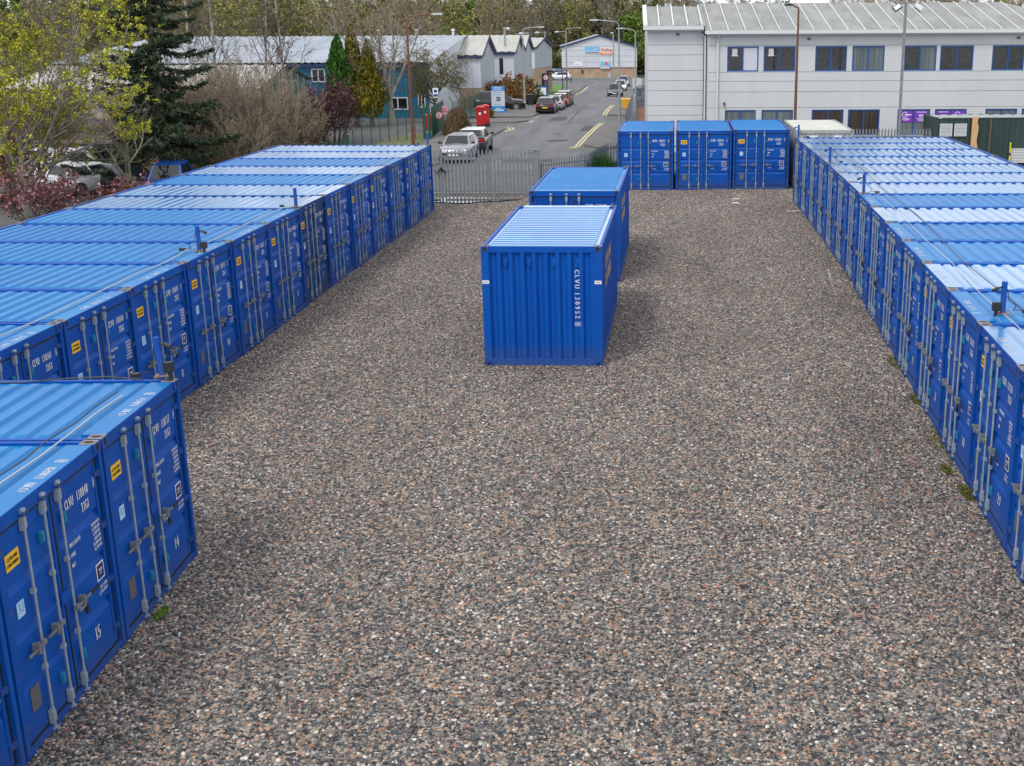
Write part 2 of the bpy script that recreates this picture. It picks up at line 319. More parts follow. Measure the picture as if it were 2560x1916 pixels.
# gravel yard
m_gbase = bpy.data.materials.new('gravel_bed'); m_gbase.use_nodes = True
def gravel_nodes(m):
    t = m.node_tree; p = t.nodes['Principled BSDF']; l = t.links.new; p.inputs['Roughness'].default_value = .85; p.inputs['Specular IOR Level'].default_value = .25
    tc = N(t, 'ShaderNodeTexCoord')
    vo = N(t, 'ShaderNodeTexVoronoi'); vo.inputs['Scale'].default_value = 24; l(tc.outputs['Object'], vo.inputs['Vector'])
    sx = N(t, 'ShaderNodeSeparateColor'); l(vo.outputs['Color'], sx.inputs[0])
    r = N(t, 'ShaderNodeValToRGB'); r.color_ramp.interpolation = 'CONSTANT'; stops(r); l(sx.outputs[0], r.inputs['Fac']); l(r.outputs['Color'], p.inputs['Base Color'])
    b = N(t, 'ShaderNodeBump'); b.inputs['Strength'].default_value = 1; b.inputs['Distance'].default_value = .02; b.invert = True
    l(vo.outputs['Distance'], b.inputs['Height']); l(b.outputs[0], p.inputs['Normal'])
PEB = [(0, (0.027, 0.027, 0.028)), (0.21, (0.066, 0.067, 0.072)), (0.4, (0.118, 0.117, 0.119)), (0.54, (0.155, 0.145, 0.13)), (0.65, (0.231, 0.198, 0.157)), (0.75, (0.302, 0.279, 0.245)), (0.84, (0.307, 0.148, 0.085)), (0.905, (0.409, 0.371, 0.323)), (0.945, (0.409, 0.247, 0.148)), (0.988, (0.593, 0.554, 0.503))]
def stops(r):
    e = r.color_ramp.elements
    while len(e) < len(PEB): e.new(.5)
    for q, (pos, c) in zip(e, PEB): q.position = pos; q.color = (*c, 1)
gravel_nodes(m_gbase)
yard = [(-15.5, -8), (-15.5, 44), (-15, 51.6), (-4, 52.6), (-1.7, 54.6), (-1.3, 61), (14, 60.5), (20, 56), (20, -8)]
grid_sheet('gravel_yard', yard, .02, m_gbase, step=1.2)
m_peb = bpy.data.materials.new('pebbles'); m_peb.use_nodes = True
def peb_nodes(m):
    t = m.node_tree; p = t.nodes['Principled BSDF']; l = t.links.new; p.inputs['Roughness'].default_value = .72; p.inputs['Specular IOR Level'].default_value = .35
    oi = N(t, 'ShaderNodeObjectInfo'); r = N(t, 'ShaderNodeValToRGB'); stops(r); l(oi.outputs['Random'], r.inputs['Fac'])
    # damp, darker patches in the gravel
    g_ = N(t, 'ShaderNodeNewGeometry'); n = N(t, 'ShaderNodeTexNoise'); n.inputs['Scale'].default_value = .33; n.inputs['Detail'].default_value = 7; n.inputs['Roughness'].default_value = .6
    mp_ = N(t, 'ShaderNodeMapping'); mp_.inputs['Scale'].default_value = (1.8, .55, 1); l(g_.outputs['Position'], mp_.inputs['Vector']); l(mp_.outputs[0], n.inputs['Vector'])
    mr = N(t, 'ShaderNodeMapRange'); mr.inputs['From Min'].default_value = .33; mr.inputs['From Max'].default_value = .66; mr.inputs['To Min'].default_value = .76; mr.inputs['To Max'].default_value = 1.18
    l(n.outputs['Fac'], mr.inputs['Value'])
    x = N(t, 'ShaderNodeVectorMath', operation='SCALE'); l(r.outputs['Color'], x.inputs[0]); l(mr.outputs[0], x.inputs['Scale']); l(x.outputs[0], p.inputs['Base Color'])
peb_nodes(m_peb)
def scatter_gravel():
    import bmesh
    rg = random.Random(5); protos = []
    for k in range(6):
        bm = bmesh.new(); bmesh.ops.create_icosphere(bm, subdivisions=1, radius=1)
        for v in bm.verts:
            d = 1+rg.uniform(-.22, .22); v.co = Vector((v.co.x*d*rg.uniform(.9, 1.15), v.co.y*d*.8, v.co.z*d*.55))
        me = bpy.data.meshes.new('pebble'); bm.to_mesh(me); bm.free(); me.materials.append(m_peb)
        me.polygons.foreach_set('use_smooth', [True]*len(me.polygons)); protos.append(me)
    # visible part of the yard
    poly = [(-6.6, 6.5), (4.6, 6.5), (5.6, 20), (6.6, 34), (7.6, 50), (7.4, 54.2), (-2, 54.2), (-4.2, 52.3), (-8.2, 51.4), (-7.4, 46), (-8.2, 34), (-8.9, 17), (-6.4, 15.6)]
    o = grid_sheet('gravel', poly, .024, m_gbase, step=1.0, kind='stuff')
    ng = bpy.data.node_groups.new('gravel', 'GeometryNodeTree'); ng.interface.new_socket('Geometry', in_out='INPUT', socket_type='NodeSocketGeometry'); ng.interface.new_socket('Geometry', in_out='OUTPUT', socket_type='NodeSocketGeometry')
    l = ng.links.new; gi = ng.nodes.new('NodeGroupInput'); go = ng.nodes.new('NodeGroupOutput'); jn = ng.nodes.new('GeometryNodeJoinGeometry')
    pos = ng.nodes.new('GeometryNodeInputPosition'); sp = ng.nodes.new('ShaderNodeSeparateXYZ'); l(pos.outputs[0], sp.inputs[0])
    mr = ng.nodes.new('ShaderNodeMapRange'); mr.inputs['From Min'].default_value = 9; mr.inputs['From Max'].default_value = 40; mr.inputs['To Min'].default_value = 1080; mr.inputs['To Max'].default_value = 560; l(sp.outputs['Y'], mr.inputs['Value'])
    ds = ng.nodes.new('GeometryNodeDistributePointsOnFaces'); l(gi.outputs[0], ds.inputs['Mesh']); l(mr.outputs[0], ds.inputs['Density'])
    j2 = ng.nodes.new('GeometryNodeJoinGeometry')
    gi_ = ng.nodes.new('GeometryNodeGeometryToInstance')
    for me in protos:
        po = bpy.data.objects.new('pebble', me)                       # held by the node group only, not in the scene
        oi = ng.nodes.new('GeometryNodeObjectInfo'); oi.inputs['Object'].default_value = po; oi.inputs['As Instance'].default_value = True
        l(oi.outputs['Geometry'], gi_.inputs[0])
    ip = ng.nodes.new('GeometryNodeInstanceOnPoints'); l(ds.outputs['Points'], ip.inputs['Points']); l(gi_.outputs[0], ip.inputs['Instance']); ip.inputs['Pick Instance'].default_value = True
    rr = ng.nodes.new('FunctionNodeRandomValue'); rr.data_type = 'FLOAT_VECTOR'; rr.inputs[0].default_value = (-.35, -.35, 0); rr.inputs[1].default_value = (.35, .35, 6.283)
    er = ng.nodes.new('FunctionNodeEulerToRotation'); l(rr.outputs[0], er.inputs[0]); l(er.outputs[0], ip.inputs['Rotation'])
    rs = ng.nodes.new('FunctionNodeRandomValue'); rs.data_type = 'FLOAT'; rs.inputs[2].default_value = .0; rs.inputs[3].default_value = 1; rs.inputs['Seed'].default_value = 3
    pw = ng.nodes.new('ShaderNodeMath'); pw.operation = 'POWER'; pw.inputs[1].default_value = 2.2; l(rs.outputs[1], pw.inputs[0])
    m2 = ng.nodes.new('ShaderNodeMapRange'); m2.inputs['To Min'].default_value = .014; m2.inputs['To Max'].default_value = .037; l(pw.outputs[0], m2.inputs['Value']); l(m2.outputs[0], ip.inputs['Scale'])
    l(ip.outputs[0], jn.inputs[0]); l(gi.outputs[0], jn.inputs[0]); l(jn.outputs[0], go.inputs[0])
    md = o.modifiers.new('gravel', 'NODES'); md.node_group = ng
    return o
scatter_gravel()
# ---------------------------------------------------------------- shipping containers
W2, CL, CH = 1.219, 6.058, 2.591
def corr(a, b, period, depth, base, ramp=.22):
    """trapezoid profile from a to b: list of (t, offset)"""
    n = max(1, round((b-a)/period)); p = (b-a)/n; o = []
    for i in range(n):
        t = a+i*p; o += [(t, base), (t+p*.28, base), (t+p*(.28+ramp), base-depth), (t+p*(.5+.28), base-depth)]
    return o+[(b, base)]
def frame_mesh():
    m = MB(); y1 = CL
    for sx in (-1, 1):
        x0, x1 = sorted((sx*W2, sx*(W2-.075)))
        m.box(x0, x1, .0, .16, .118, CH-.118)                    # front post
        m.box(*sorted((sx*W2, sx*(W2-.15))), y1-.09, y1, .118, CH-.118)  # rear post
        m.box(*sorted((sx*(W2-.002), sx*(W2-.062))), .178, y1-.178, CH-.085, CH-.012)   # top rail
        m.box(*sorted((sx*(W2-.002), sx*(W2-.06))), .178, y1-.178, .03, .19)      # bottom rail
    m.box(-W2+.075, W2-.075, .012, .13, 2.44, CH-.006); m.box(-W2+.162, W2-.162, .02, .3, CH-.05, CH-.004, 1)  # header and its top plate
    m.box(-W2+.075, W2-.075, .012, .13, .02, .15)               # sill
    m.box(-W2+.15, W2-.15, y1-.08, y1-.012, 2.46, CH-.008); m.box(-W2+.15, W2-.15, y1-.07, y1-.01, .02, .17)
    for y in (1.95, 4.0): m.box(-W2+.06, W2-.06, y, y+.2, .03, .15)
    return m
def casting(sx, y, top):
    """corner casting with the shade in its oval holes painted as flat dark ovals"""
    m = MB(); z0 = CH-.118 if top else 0; x0, x1 = (sx*(W2+.003), sx*(W2-.16)); x0, x1 = min(x0, x1), max(x0, x1)
    y0, y1 = (-.004, .176) if y == 0 else (CL-.176, CL+.004); zt = z0+.118
    m.box(x0, x1, y0, y1, z0, zt-(.004 if top else 0))
    if top: m.box(x0+.002, x1-.002, y0+.002, y1-.002, zt-.0035, zt, 2)
    xc, yc, zc = (x0+x1)/2, (y0+y1)/2, z0+.059; e = .002
    def oval(c, u, v, a, b):
        n = 10; c, u, v = Vector(c), Vector(u), Vector(v)
        m.add([c+u*(a*math.cos(2*math.pi*i/n))+v*(b*math.sin(2*math.pi*i/n)) for i in range(n)], [tuple(range(n))], 1)
    fy = y0-e if y == 0 else y1+e
    oval((xc, fy, zc), (1, 0, 0), (0, 0, 1), .036, .042)
    oval((sx*(W2+.003+e), yc, zc), (0, 1, 0), (0, 0, 1), .045, .036)
    if top: oval((xc, yc, zt+e), (1, 0, 0), (0, 1, 0), .032, .062)
    return m
CAST_M = None
def roof_mesh():
    m = MB(); y0, y1 = .30, CL-.085; xr = 1.09; zb = CH-.045
    m.box(-W2+.06, W2-.06, .178, CL-.09, zb-.015, zb)
    n = 21; p = (y1-y0)/n; h = .036
    for i in range(n):
        a = y0+i*p+p*.19; b = a+p*.64; r = p*.13
        top = [(-xr+.05, a+r, zb+h), (xr-.05, a+r, zb+h), (xr-.05, b-r, zb+h), (-xr+.05, b-r, zb+h)]
        bot = [(-xr, a, zb+.001), (xr, a, zb+.001), (xr, b, zb+.001), (-xr, b, zb+.001)]
        m.add(bot+top, [(4, 5, 6, 7), (0, 1, 5, 4), (1, 2, 6, 5), (2, 3, 7, 6), (3, 0, 4, 7)])
    return m
def side_mesh(sx):
    m = MB(); pr = [(y, sx*o) for y, o in corr(.16, CL-.09, .278, .036, W2-.008)]
    m.strip([(q[1], q[0]) for q in pr], 'z', .17, CH-.07); return m
def end_mesh():
    m = MB(); pr = [(x, CL-.02-(.03-o)) for x, o in corr(-W2+.15, W2-.15, .25, .060, .03)]
    m.strip(pr, 'z', .16, 2.47)
    for x in (-.72, -.24, .25, .73):                      # small vent hoods under the top rail
        m.box(x-.045, x+.045, CL-.08, CL-.018, 2.22, 2.34); m.box(x-.03, x+.03, CL-.08, CL-.024, 2.15, 2.22)
    return m
def door_mesh(s):
    m = MB(); xi, xo = .012, 1.088
    a, b = sorted((s*xi, s*xo)); z0, z1 = .185, 2.398; yf = .045
    def edge(x0, x1): m.box(x0, x1, yf-.008, yf+.05, z0, z1)
    e = .055; edge(a, a+e); edge(b-e, b); m.box(a+e, b-e, yf-.006, yf+.05, z1-.055, z1); m.box(a+e, b-e, yf-.006, yf+.05, z0, z0+.06)
    gr = .036; pr = [(yf, z0+.06)]
    for zc in (.75, 1.30, 1.82): pr += [(yf, zc-.075), (yf+gr, zc+.015), (yf+gr, zc+.032), (yf, zc+.05)]
    pr += [(yf, z1-.055)]
    m.strip(pr, 'x', a+e, b-e)
    m.box(a+e+.05, b-e-.05, yf-.004, yf+.01, .27, .278); m.box(a+e+.05, b-e-.05, yf-.004, yf+.01, 2.27, 2.278)   # weld lines
    if s > 0: m.box(-.10, .10, yf-.035, yf-.010, 1.21, 1.33)      # lock box bridging the doors
    return m
def gasket_mesh(s):
    m = MB(); a, b = sorted((s*.0, s*1.144)); y0, y1 = .035, .085
    m.box(*sorted((s*1.089, s*1.1435)), y0+.012, y1, .151, 2.4395); m.box(a, s*1.0885 if s > 0 else b, y0+.002, y1, 2.399, 2.439) if s > 0 else m.box(-1.0885, 0, y0+.002, y1, 2.399, 2.439)
    m.box(*sorted((0, s*1.0885)), y0+.002, y1, .151, .184)
    m.box(*sorted((s*.0, s*.0115)), y0-.006, y1, .185, 2.398); return m
def hinge_mesh():
    m = MB(); m.box(-.055, .055, .012, .045, -.035, .035); m.cyl((.045, .022, -.05), (.045, .022, .05), .016, n=8); m.box(-.11, -.055, .018, .045, -.028, .028); return m
def bar_mesh(x):
    m = MB(); y = .0
    m.cyl((x, y, .11), (x, y, 2.47), .0145, n=8)
    for z, h in ((2.30, .15), (.16, .15)): m.box(x-.036, x+.036, y-.004, y+.034, z, z+h); m.box(x-.026, x+.026, y-.019, y-.003, z+.02, z+h-.02)   # guide plates
    for z in (2.47, .055):
        m.box(x-.035, x+.035, y-.018, y+.018, z, z+.05); m.cyl((x-.04, y-.012, z+.025), (x+.04, y-.012, z+.025), .013, n=6)
    for z in (.78, 1.62): m.box(x-.027, x+.027, y-.014, y+.035, z, z+.045)
    return m
def cam_mesh(x):
    m = MB()
    m.box(x-.055, x+.055, -.028, .014, 0, .022); m.box(x-.055, x-.035, -.034, -.026, 0, .05); m.box(x+.035, x+.055, -.034, -.026, 0, .05)
    return m
def handle_mesh(x, s, grip):
    m = MB(); z = 1.08; y = -.03
    m.box(*sorted((x-s*.03, x+s*.05)), y-.008, y+.016, z-.025, z+.025); m.box(*sorted((x+s*.04, x+s*.34)), y-.010, y+.004, z-.012, z+.014)
    m.box(*sorted((x+s*.13, x+s*.17)), y-.022, y+.05, z-.055, z+.06); m.cyl((x+s*.15, y-.015, z-.06), (x+s*.15, y-.015, z+.075), .012, n=6)
    if grip: m.box(*sorted((x+s*.33, x+s*.52)), y-.014, y+.006, z-.014, z+.016, 1)
    return m
def lock_mesh():
    m = MB(); m.box(.29, .35, -.05, -.022, .92, .99); m.path([Vector(q) for q in ((.302, -.036, .99), (.302, -.036, 1.035), (.338, -.036, 1.035), (.338, -.036, .99))], .007, 6); return m
def vent_mesh(x, z): m = MB(); m.box(x-.03, x+.03, .005, .040, z, z+.12); m.box(x-.018, x+.018, -.006, .006, z+.015, z+.105); return m
def sticker_mesh():
    m = MB(); y = .0385; x, z = -1.0, 2.0; m.box(x, x+.27, y, y+.003, z, z+.17)
    for k, s_ in enumerate(('CLEVELAND', 'CONTAINERS')): lettering(m, s_, .040, front(x+.135, z+.095-k*.060, y-.0015), .62, 1, align=.5, bold=.003)
    return m
def logo_mesh():
    m = MB(); y = .0385; x, z = -.93, 1.47
    m.box(x, x+.15, y, y+.003, z, z+.17); lettering(m, 'LR', .085, front(x+.075, z+.065, y-.0015), .7, 1, align=.5)
    for (a, b, c, d) in ((.008, .142, .008, .016), (.008, .142, .154, .162), (.008, .016, .008, .162), (.134, .142, .008, .162)): m.box(x+a, x+b, y-.0015, y, z+c, z+d, 1)
    m.box(x+.03, x+.12, y-.0015, y, z+.03, z+.042, 1); return m
def plate_mesh(): m = MB(); m.box(-.93, -.74, .0385, .042, .44, .70); return m
def tri_mesh():
    m = MB(); y = .0385; m.prism([(-.93, 1.64), (-.86, 1.50), (-.79, 1.64)], 'y', y, y+.003); return m
def square_mesh():
    m = MB(); y = .0385; x, z = .80, 1.045
    m.box(x, x+.19, y, y+.003, z, z+.2, 1); m.box(x+.016, x+.174, y-.0015, y, z+.016, z+.184, 0)
    for dx, dz, ww in ((.05, .125, .09), (.06, .105, .07), (.065, .07, .06)): m.box(x+dx, x+dx+ww, y-.003, y-.0015, z+dz, z+dz+.008, 1)
    return m
def weights_mesh():
    m = MB(); y = .0385
    for k, (a, n1, n2) in enumerate((('MAX.GROSS', '30,480 KGS', '67,200 LBS'), ('TARE', '2,200 KGS', '4,850 LBS'), ('NET', '28,280 KGS', '62,350 LBS'))):
        z = 1.69-k*.115; lettering(m, a, .050, front(.28, z, y), .62, bold=.002)
        lettering(m, n1, .040, front(1.03, z+.012, y), .62, align=1, bold=.002); lettering(m, n2, .040, front(1.03, z-.046, y), .62, align=1, bold=.002)
    lettering(m, 'CU.CAP', .045, front(.30, .93, y), .62, bold=.002); lettering(m, '33.2 CU.M', .042, front(1.03, .945, y), .62, align=1, bold=.002); lettering(m, '1,170 CU.FT', .042, front(1.03, .885, y), .62, align=1, bold=.002)
    return m
def code_mesh(code, chk):
    m = MB(); y = .0385
    lettering(m, 'CLVU', .115, front(.30, 2.11, y), .46, bold=.003); lettering(m, code, .115, front(.585, 2.11, y), .44, gap=.2, bold=.003)
    lettering(m, '22G1', .115, front(.66, 1.945, y), .46, bold=.003); box_digit(m, chk, front(.995, 2.12, y), .10); return m
def box_digit(m, chk, MX, h):
    lettering(m, chk, h*.8, MX @ Matrix.Translation((.02, .008, 0)), .68, bold=.003); w_ = h*.85; t = .007
    for a, b, c, d in ((0, w_, -.012, -.012+t), (0, w_, h, h+t), (0, t, -.012, h+t), (w_-t, w_, -.012, h+t)):
        m.add([(a, c, 0), (b, c, 0), (b, d, 0), (a, d, 0)], [(0, 1, 2, 3)], 0, MX)
def topcode_mesh(code, chk):
    m = MB(); MX = Matrix.Translation((-.35, .075, CH-.0025)); lettering(m, 'CLVU', .11, MX, .58, bold=.003); lettering(m, code, .11, MX @ Matrix.Translation((.36, 0, 0)), .58, bold=.003)
    box_digit(m, chk, MX @ Matrix.Translation((.85, 0, 0)), .10); return m
def endcode_mesh(code, chk):
    m = MB(); y = CL+.0115; z = 2.10     # letters stacked down the end wall, facing +Y
    MX = Matrix.Translation((-.72, y, 0)) @ Matrix.Rotation(math.pi, 4, 'Z') @ Matrix.Rotation(R(90), 4, 'X')
    RT = MX @ Matrix.Translation((-.05, z, 0)) @ Matrix.Rotation(R(-90), 4, 'Z')
    w_ = lettering(m, 'CLVU '+code, .105, RT, .86, gap=.31, bold=.003); box_digit(m, chk, RT @ Matrix.Translation((w_+.04, .005, 0)), .10); return m
def sidelogo_mesh():
    m = MB(); MX = Matrix.Translation((-W2-.004, 4.95, 1.50)) @ Matrix.Rotation(R(-90), 4, 'Z') @ Matrix.Rotation(R(90), 4, 'X')
    lettering(m, 'CLEVELAND', .30, MX @ Matrix.Translation((0, .40, 0)), .8, bold=.01); lettering(m, 'CONTAINERS', .30, MX, .72, bold=.01); return m
CM = {}
def cm(key, fn, mats):
    if key not in CM: CM[key] = fn().mesh(key, mats)
    return CM[key]
m_cast = M('casting_paint', (.002, .055, .33), .5, col2=(.004, .05, .24), vscale=9)
m_casttop = M('casting_top', (.16, .10, .08), .7, col2=(.20, .22, .25), vscale=12)
def hole(): return M('casting_hole_shade', (.01, .01, .012), .8)
m_hole_shade = hole()  # near-black colour stands in for the shade inside the casting holes
def container(name, label, loc, rz, code, chk='8', num=None, group=None, sx=1., navy=False, full=True, sticker=True, tri=False, end=False, logo=True, wet=False):
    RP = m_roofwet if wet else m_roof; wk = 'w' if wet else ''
    P = m_navy if navy else m_blue; k = 'n' if navy else 'b'
    t = thing(name, label, 'shipping container', loc, rz, group); t.scale = (sx, 1, 1)
    def part(nm, key, fn, mats, par=None):
        return link(nm, cm(key, fn, mats), par or t)
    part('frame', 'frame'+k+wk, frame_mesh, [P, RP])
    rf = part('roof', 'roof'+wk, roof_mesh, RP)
    for s in (-1, 1):
        part('side_wall', f'side{s}{k}', lambda: side_mesh(s), P)
        for y in (0, CL):
            for top in (0, 1): part('corner_casting', f'cast{s}{y}{top}', lambda: casting(s, y, top), [m_cast, m_hole_shade, m_casttop])
    ew = part('end_wall', 'end'+k, end_mesh, P)
    dl, dr = part('door', 'doorL'+k, lambda: door_mesh(-1), P), part('door', 'doorR'+k, lambda: door_mesh(1), P)
    for s, d in ((-1, dl), (1, dr)):
        part('gasket', f'gasket{s}', lambda: gasket_mesh(s), m_rubber, d)
        for z in (.36, .96, 1.62, 2.24):
            h = part('hinge', 'hinge'+k, hinge_mesh, P, d); h.location = (s*1.15, 0, z)
            if s < 0: h.rotation_euler = (0, math.pi, 0)
    for x, d, s, gp in ((-.63, dl, -1, 0), (-.21, dl, -1, 0), (.13, dr, 1, 1)):
        b = part('locking_bar', f'bar{x}', lambda: bar_mesh(x), m_bar, d)
        
        for z in (2.455, .06): part('cam_keeper', f'cam{x}{k}', lambda: cam_mesh(x), P, d).location = (0, 0, z)
        part('handle', f'handle{x}', lambda: handle_mesh(x, s, gp), [m_galv, m_black], d)
    for x, z, d in ((-.30, 2.02, dl), (.21, 2.02, dr), (-.30, .42, dl), (.21, .42, dr)): part('vent_cover', f'vent{x}{z}', lambda: vent_mesh(x, z), m_teal, d)
    if num and int(num) % 5 != 3: part('padlock', 'padlock', lock_mesh, m_lockm if int(num) % 2 else m_galv, dl if False else dr)
    if sticker: part('sticker', 'sticker', sticker_mesh, [m_yel, m_black], dl)
    if logo: part('emblem', 'emblem', logo_mesh, [m_ltblue, m_white], dl)
    part('data_plate', 'plate', plate_mesh, m_plate, dl); part('square_label', 'square', square_mesh, [m_dknavy, m_white], dr)
    if tri: part('warning_triangle', 'tri', tri_mesh, m_yel, dl)
    part('weight_lettering', 'weights', weights_mesh, m_white, dr)
    part('code_lettering', 'code'+code+chk, lambda: code_mesh(code, chk), m_white, dr)
    if num: part('number_lettering', 'num'+num, lambda: num_mesh(num), m_white, dr)
    part('roof_lettering', 'top'+code+chk, lambda: topcode_mesh(code, chk), m_white, rf)
    if end:
        part('end_lettering', 'endcode', lambda: endcode_mesh(code, chk), m_white, ew)
        for x in (-1.143, 1.143):
            lb = MB(); lb.box(x-.070, x+.070, CL, CL+.003, 1.80, 1.87); lb.box(x-.05, x+.05, CL+.003, CL+.004, 1.825, 1.84, 1); lb.build('small_label', [m_white, m_plate], ew)
    return t
def num_mesh(n): m = MB(); lettering(m, n, .16, front(.66, .44, .0385), .72, gap=.2, align=.5, bold=.004); return m
random.seed(11)
# left row: 1 at the far end, 13 at the near end; doors face +X
LC = {13: ('130541', '0'), 12: ('130540', '5'), 11: ('130634', '5'), 10: ('130711', '5'), 9: ('130633', '5'), 8: ('130700', '1'), 7: ('131002', '1'), 6: ('130645', '6'), 5: ('130648', '1'), 4: ('130625', '3'), 3: ('130683', '1'), 2: ('130658', '4'), 1: ('130694', '2')}
for n in range(1, 14):
    k = n-.5; x = -7.724-.0944*k*1.0; y = 48.26-2.4816*k; x += .03*random.uniform(-1, 1)
    lab = f'blue container with white door number {n} in the left row' + {7: ', darker doors and yellow triangle', 13: ', half hidden behind container 14', 1: ', nearest the palisade gate'}.get(n, '')
    container('shipping_container', lab, (x, y, gz(x, y)-.02), R(90-2.18+random.uniform(-.25, .25)), LC[n][0], LC[n][1], str(n), 'blue containers of the left row', navy=(n == 7), wet=n in (1, 2, 4, 6, 7), tri=n in (7, 4, 2, 1), sticker=(n != 3 and n != 1))
for n, (code, chk) in {14: ('130717', '8'), 15: ('130848', '8'), 16: ('130846', '1')}.items():
    k = n-14+.5; x, y = -5.94, 15.36-2.476*k
    container('shipping_container', {14: 'blue container with white door number 14, standing forward of the left row', 15: 'blue container with white door number 15, nearest full door front on the left', 16: 'blue container cut off by the bottom left corner, next to number 15'}[n], (x, y, gz(x, y)-.05), R(90+.14), code, chk, str(n), 'blue containers standing forward on the left')
# right row: 29 at the near end (28 cut off by the frame); doors face -X
for k in range(-1, 14):
    n = 29+k; x = 5.06+.151*(k+.5)-(.5*((k+.5-7)/7)**1.5 if k > 7 else 0); y = 15.17+2.453*(k+.5); rz = -3.52+.17*max(0, k)
    code, chk = [('131246', '7'), ('131251', '2'), ('131243', '1'), ('131236', '4'), ('131228', '5'), ('131219', '3'), ('131207', '4'), ('131198', '1'), ('131184', '0'), ('131177', '6'), ('131163', '2'), ('131150', '8'), ('131142', '3'), ('131136', '5'), ('131129', '9')][k+1]
    lab = ('blue container cut off by the right edge of the photo, next to number 29' if k < 0 else f'blue container with white door number {n} in the right row' if k < 5 else
           'blue container in the right row, ' + ['ninth from the far end', 'eighth from the far end', 'seventh from the far end', 'sixth from the far end', 'fifth from the far end', 'fourth from the far end', 'third from the far end', 'second from the far end'][k-5] if k < 13 else 'blue container at the far end of the right row')
    container('shipping_container', lab, (x, y, gz(x-.3, y)), R(-90+rz), code, chk, str(n), 'blue containers of the right row', tri=k in (0, 1), wet=n not in (30, 32, 33, 35))
# two free-standing ones in the middle and three across the back
c = container('shipping_container', 'blue container with code 130952 down its ribbed end, alone in the yard middle', (-1.83+math.sin(R(2.5))*CL, 24.95+math.cos(R(2.5))*CL, 0), R(180-2.5), '130952', '4', None, 'free-standing blue containers', sx=1.033, end=True, wet=True)
link('logo_lettering', cm('sidelogo', sidelogo_mesh, M('gold_lettering', (.72, .46, .06), .6, col2=(.5, .36, .10), vscale=6)), [o for o in c.children if o.name.startswith('side_wall')][0])
c = container('shipping_container', 'blue container with wet patches on its roof, behind the one with ribbed end', (-1.52, 33.83, 0), R(-2.5), '130448', '0', None, 'free-standing blue containers', sx=1.033)
lg = link('logo_lettering', cm('sidelogo', None, None), [o for o in c.children if o.name.startswith('side_wall')][1])
lg.matrix_local = Matrix.Translation((0, CL, 0)) @ Matrix.Rotation(math.pi, 4, 'Z')
for k, (x, y, code, chk, lab) in enumerate(((.74, 53.91, '130537', '0', 'blue container without a yellow sticker, leftmost of the three at the yard end'), (3.29, 53.80, '130553', '4', 'blue container in the middle of the three at the yard end'), (5.79, 53.68, '131054', '6', 'blue container with yellow triangle, beside the far end of the right row'))):
    container('shipping_container', lab, (x, y, gz(x, y)), R(-2.6), code, chk, None, 'blue containers across the yard end', sticker=k > 0, tri=k == 2)
# ---------------------------------------------------------------- buildings
m_clad = M('white_cladding', (.57, .585, .595), .5, col2=(.51, .53, .545), vscale=.6, stretch=(1, 1, .3))
m_groove = M('panel_joint', (.30, .32, .33), .7)
m_fibre = M('fibre_cement_roof', (.31, .315, .30), .85, col2=(.22, .225, .21), vscale=.9, stretch=(1.5, .5, 1))
m_trim = M('pale_trim', (.60, .62, .62), .5)
m_frame = M('blue_window_frame', (.008, .075, .30), .4)
m_blind = M('vertical_blind', (.16, .19, .20), .5, col2=(.06, .08, .09), vscale=14, stretch=(1, 1, .02))
m_lace = M('pale_blind', (.55, .56, .62), .4)
m_brownpane = M('curtained_glass', (.07, .045, .035), .25, col2=(.02, .018, .018), vscale=10, stretch=(1, 1, .03))
m_violet = M('violet_poster', (.16, .03, .42), .4, col2=(.24, .04, .50), vscale=1)
m_room = M('room_glass', (.010, .014, .018), .06, col2=(.040, .042, .040), vscale=4, stretch=(1, 1, 1.8))
def clad_wall(name, x0, x1, y, z0, zs, parent, mats, th=.25, open_=()):
    """horizontal cladding panels with recessed joints, facing -Y; open_ = window rectangles cut from it"""
    m = MB(); xs = sorted({x0, x1, *[a for o in open_ for a in o[:2]]}); zz = [z0]+list(zs)
    zall = sorted({*zz, *[a for o in open_ for a in o[2:]]})
    for i in range(len(xs)-1):
        for j in range(len(zall)-1):
            cx, cz = (xs[i]+xs[i+1])/2, (zall[j]+zall[j+1])/2
            if any(o[0] < cx < o[1] and o[2] < cz < o[3] for o in open_): continue
            g0 = .011 if zall[j] in zz else 0; g1 = .011 if zall[j+1] in zz else 0
            m.box(xs[i], xs[i+1], y, y+.06, zall[j]+g0, zall[j+1]-g1)
    m.box(x0, x1, y+.0605, y+th, z0, zs[-1], 1) if not open_ else [m.box(xs[i], xs[i+1], y+.0605, y+.11, zall[j], zall[j+1], 1) for i in range(len(xs)-1) for j in range(len(zall)-1) if not any(o[0] < (xs[i]+xs[i+1])/2 < o[1] and o[2] < (zall[j]+zall[j+1])/2 < o[3] for o in open_)]
    return m.build(name, mats, parent, fix=False)
def window(parent, x0, x1, y, z0, z1, fm, panes, fr=.07, name='window'):
    m = MB(); n = len(panes); d = .08
    m.box(x0, x1, y, y+d, z0, z0+fr); m.box(x0, x1, y, y+d, z1-fr, z1)
    wv = (x1-x0-fr)/n
    for i in range(n+1): m.box(x0+i*wv, x0+i*wv+fr, y+.002, y+d-.002, z0+fr, z1-fr)
    o = m.build(name, fm, parent, fix=False)
    for i, pm in enumerate(panes):
        q = MB(); q.box(x0+i*wv+fr, x0+(i+1)*wv, y+.035, y+.05, z0+fr, z1-fr); q.build('pane', pm, o, fix=False)
    return o
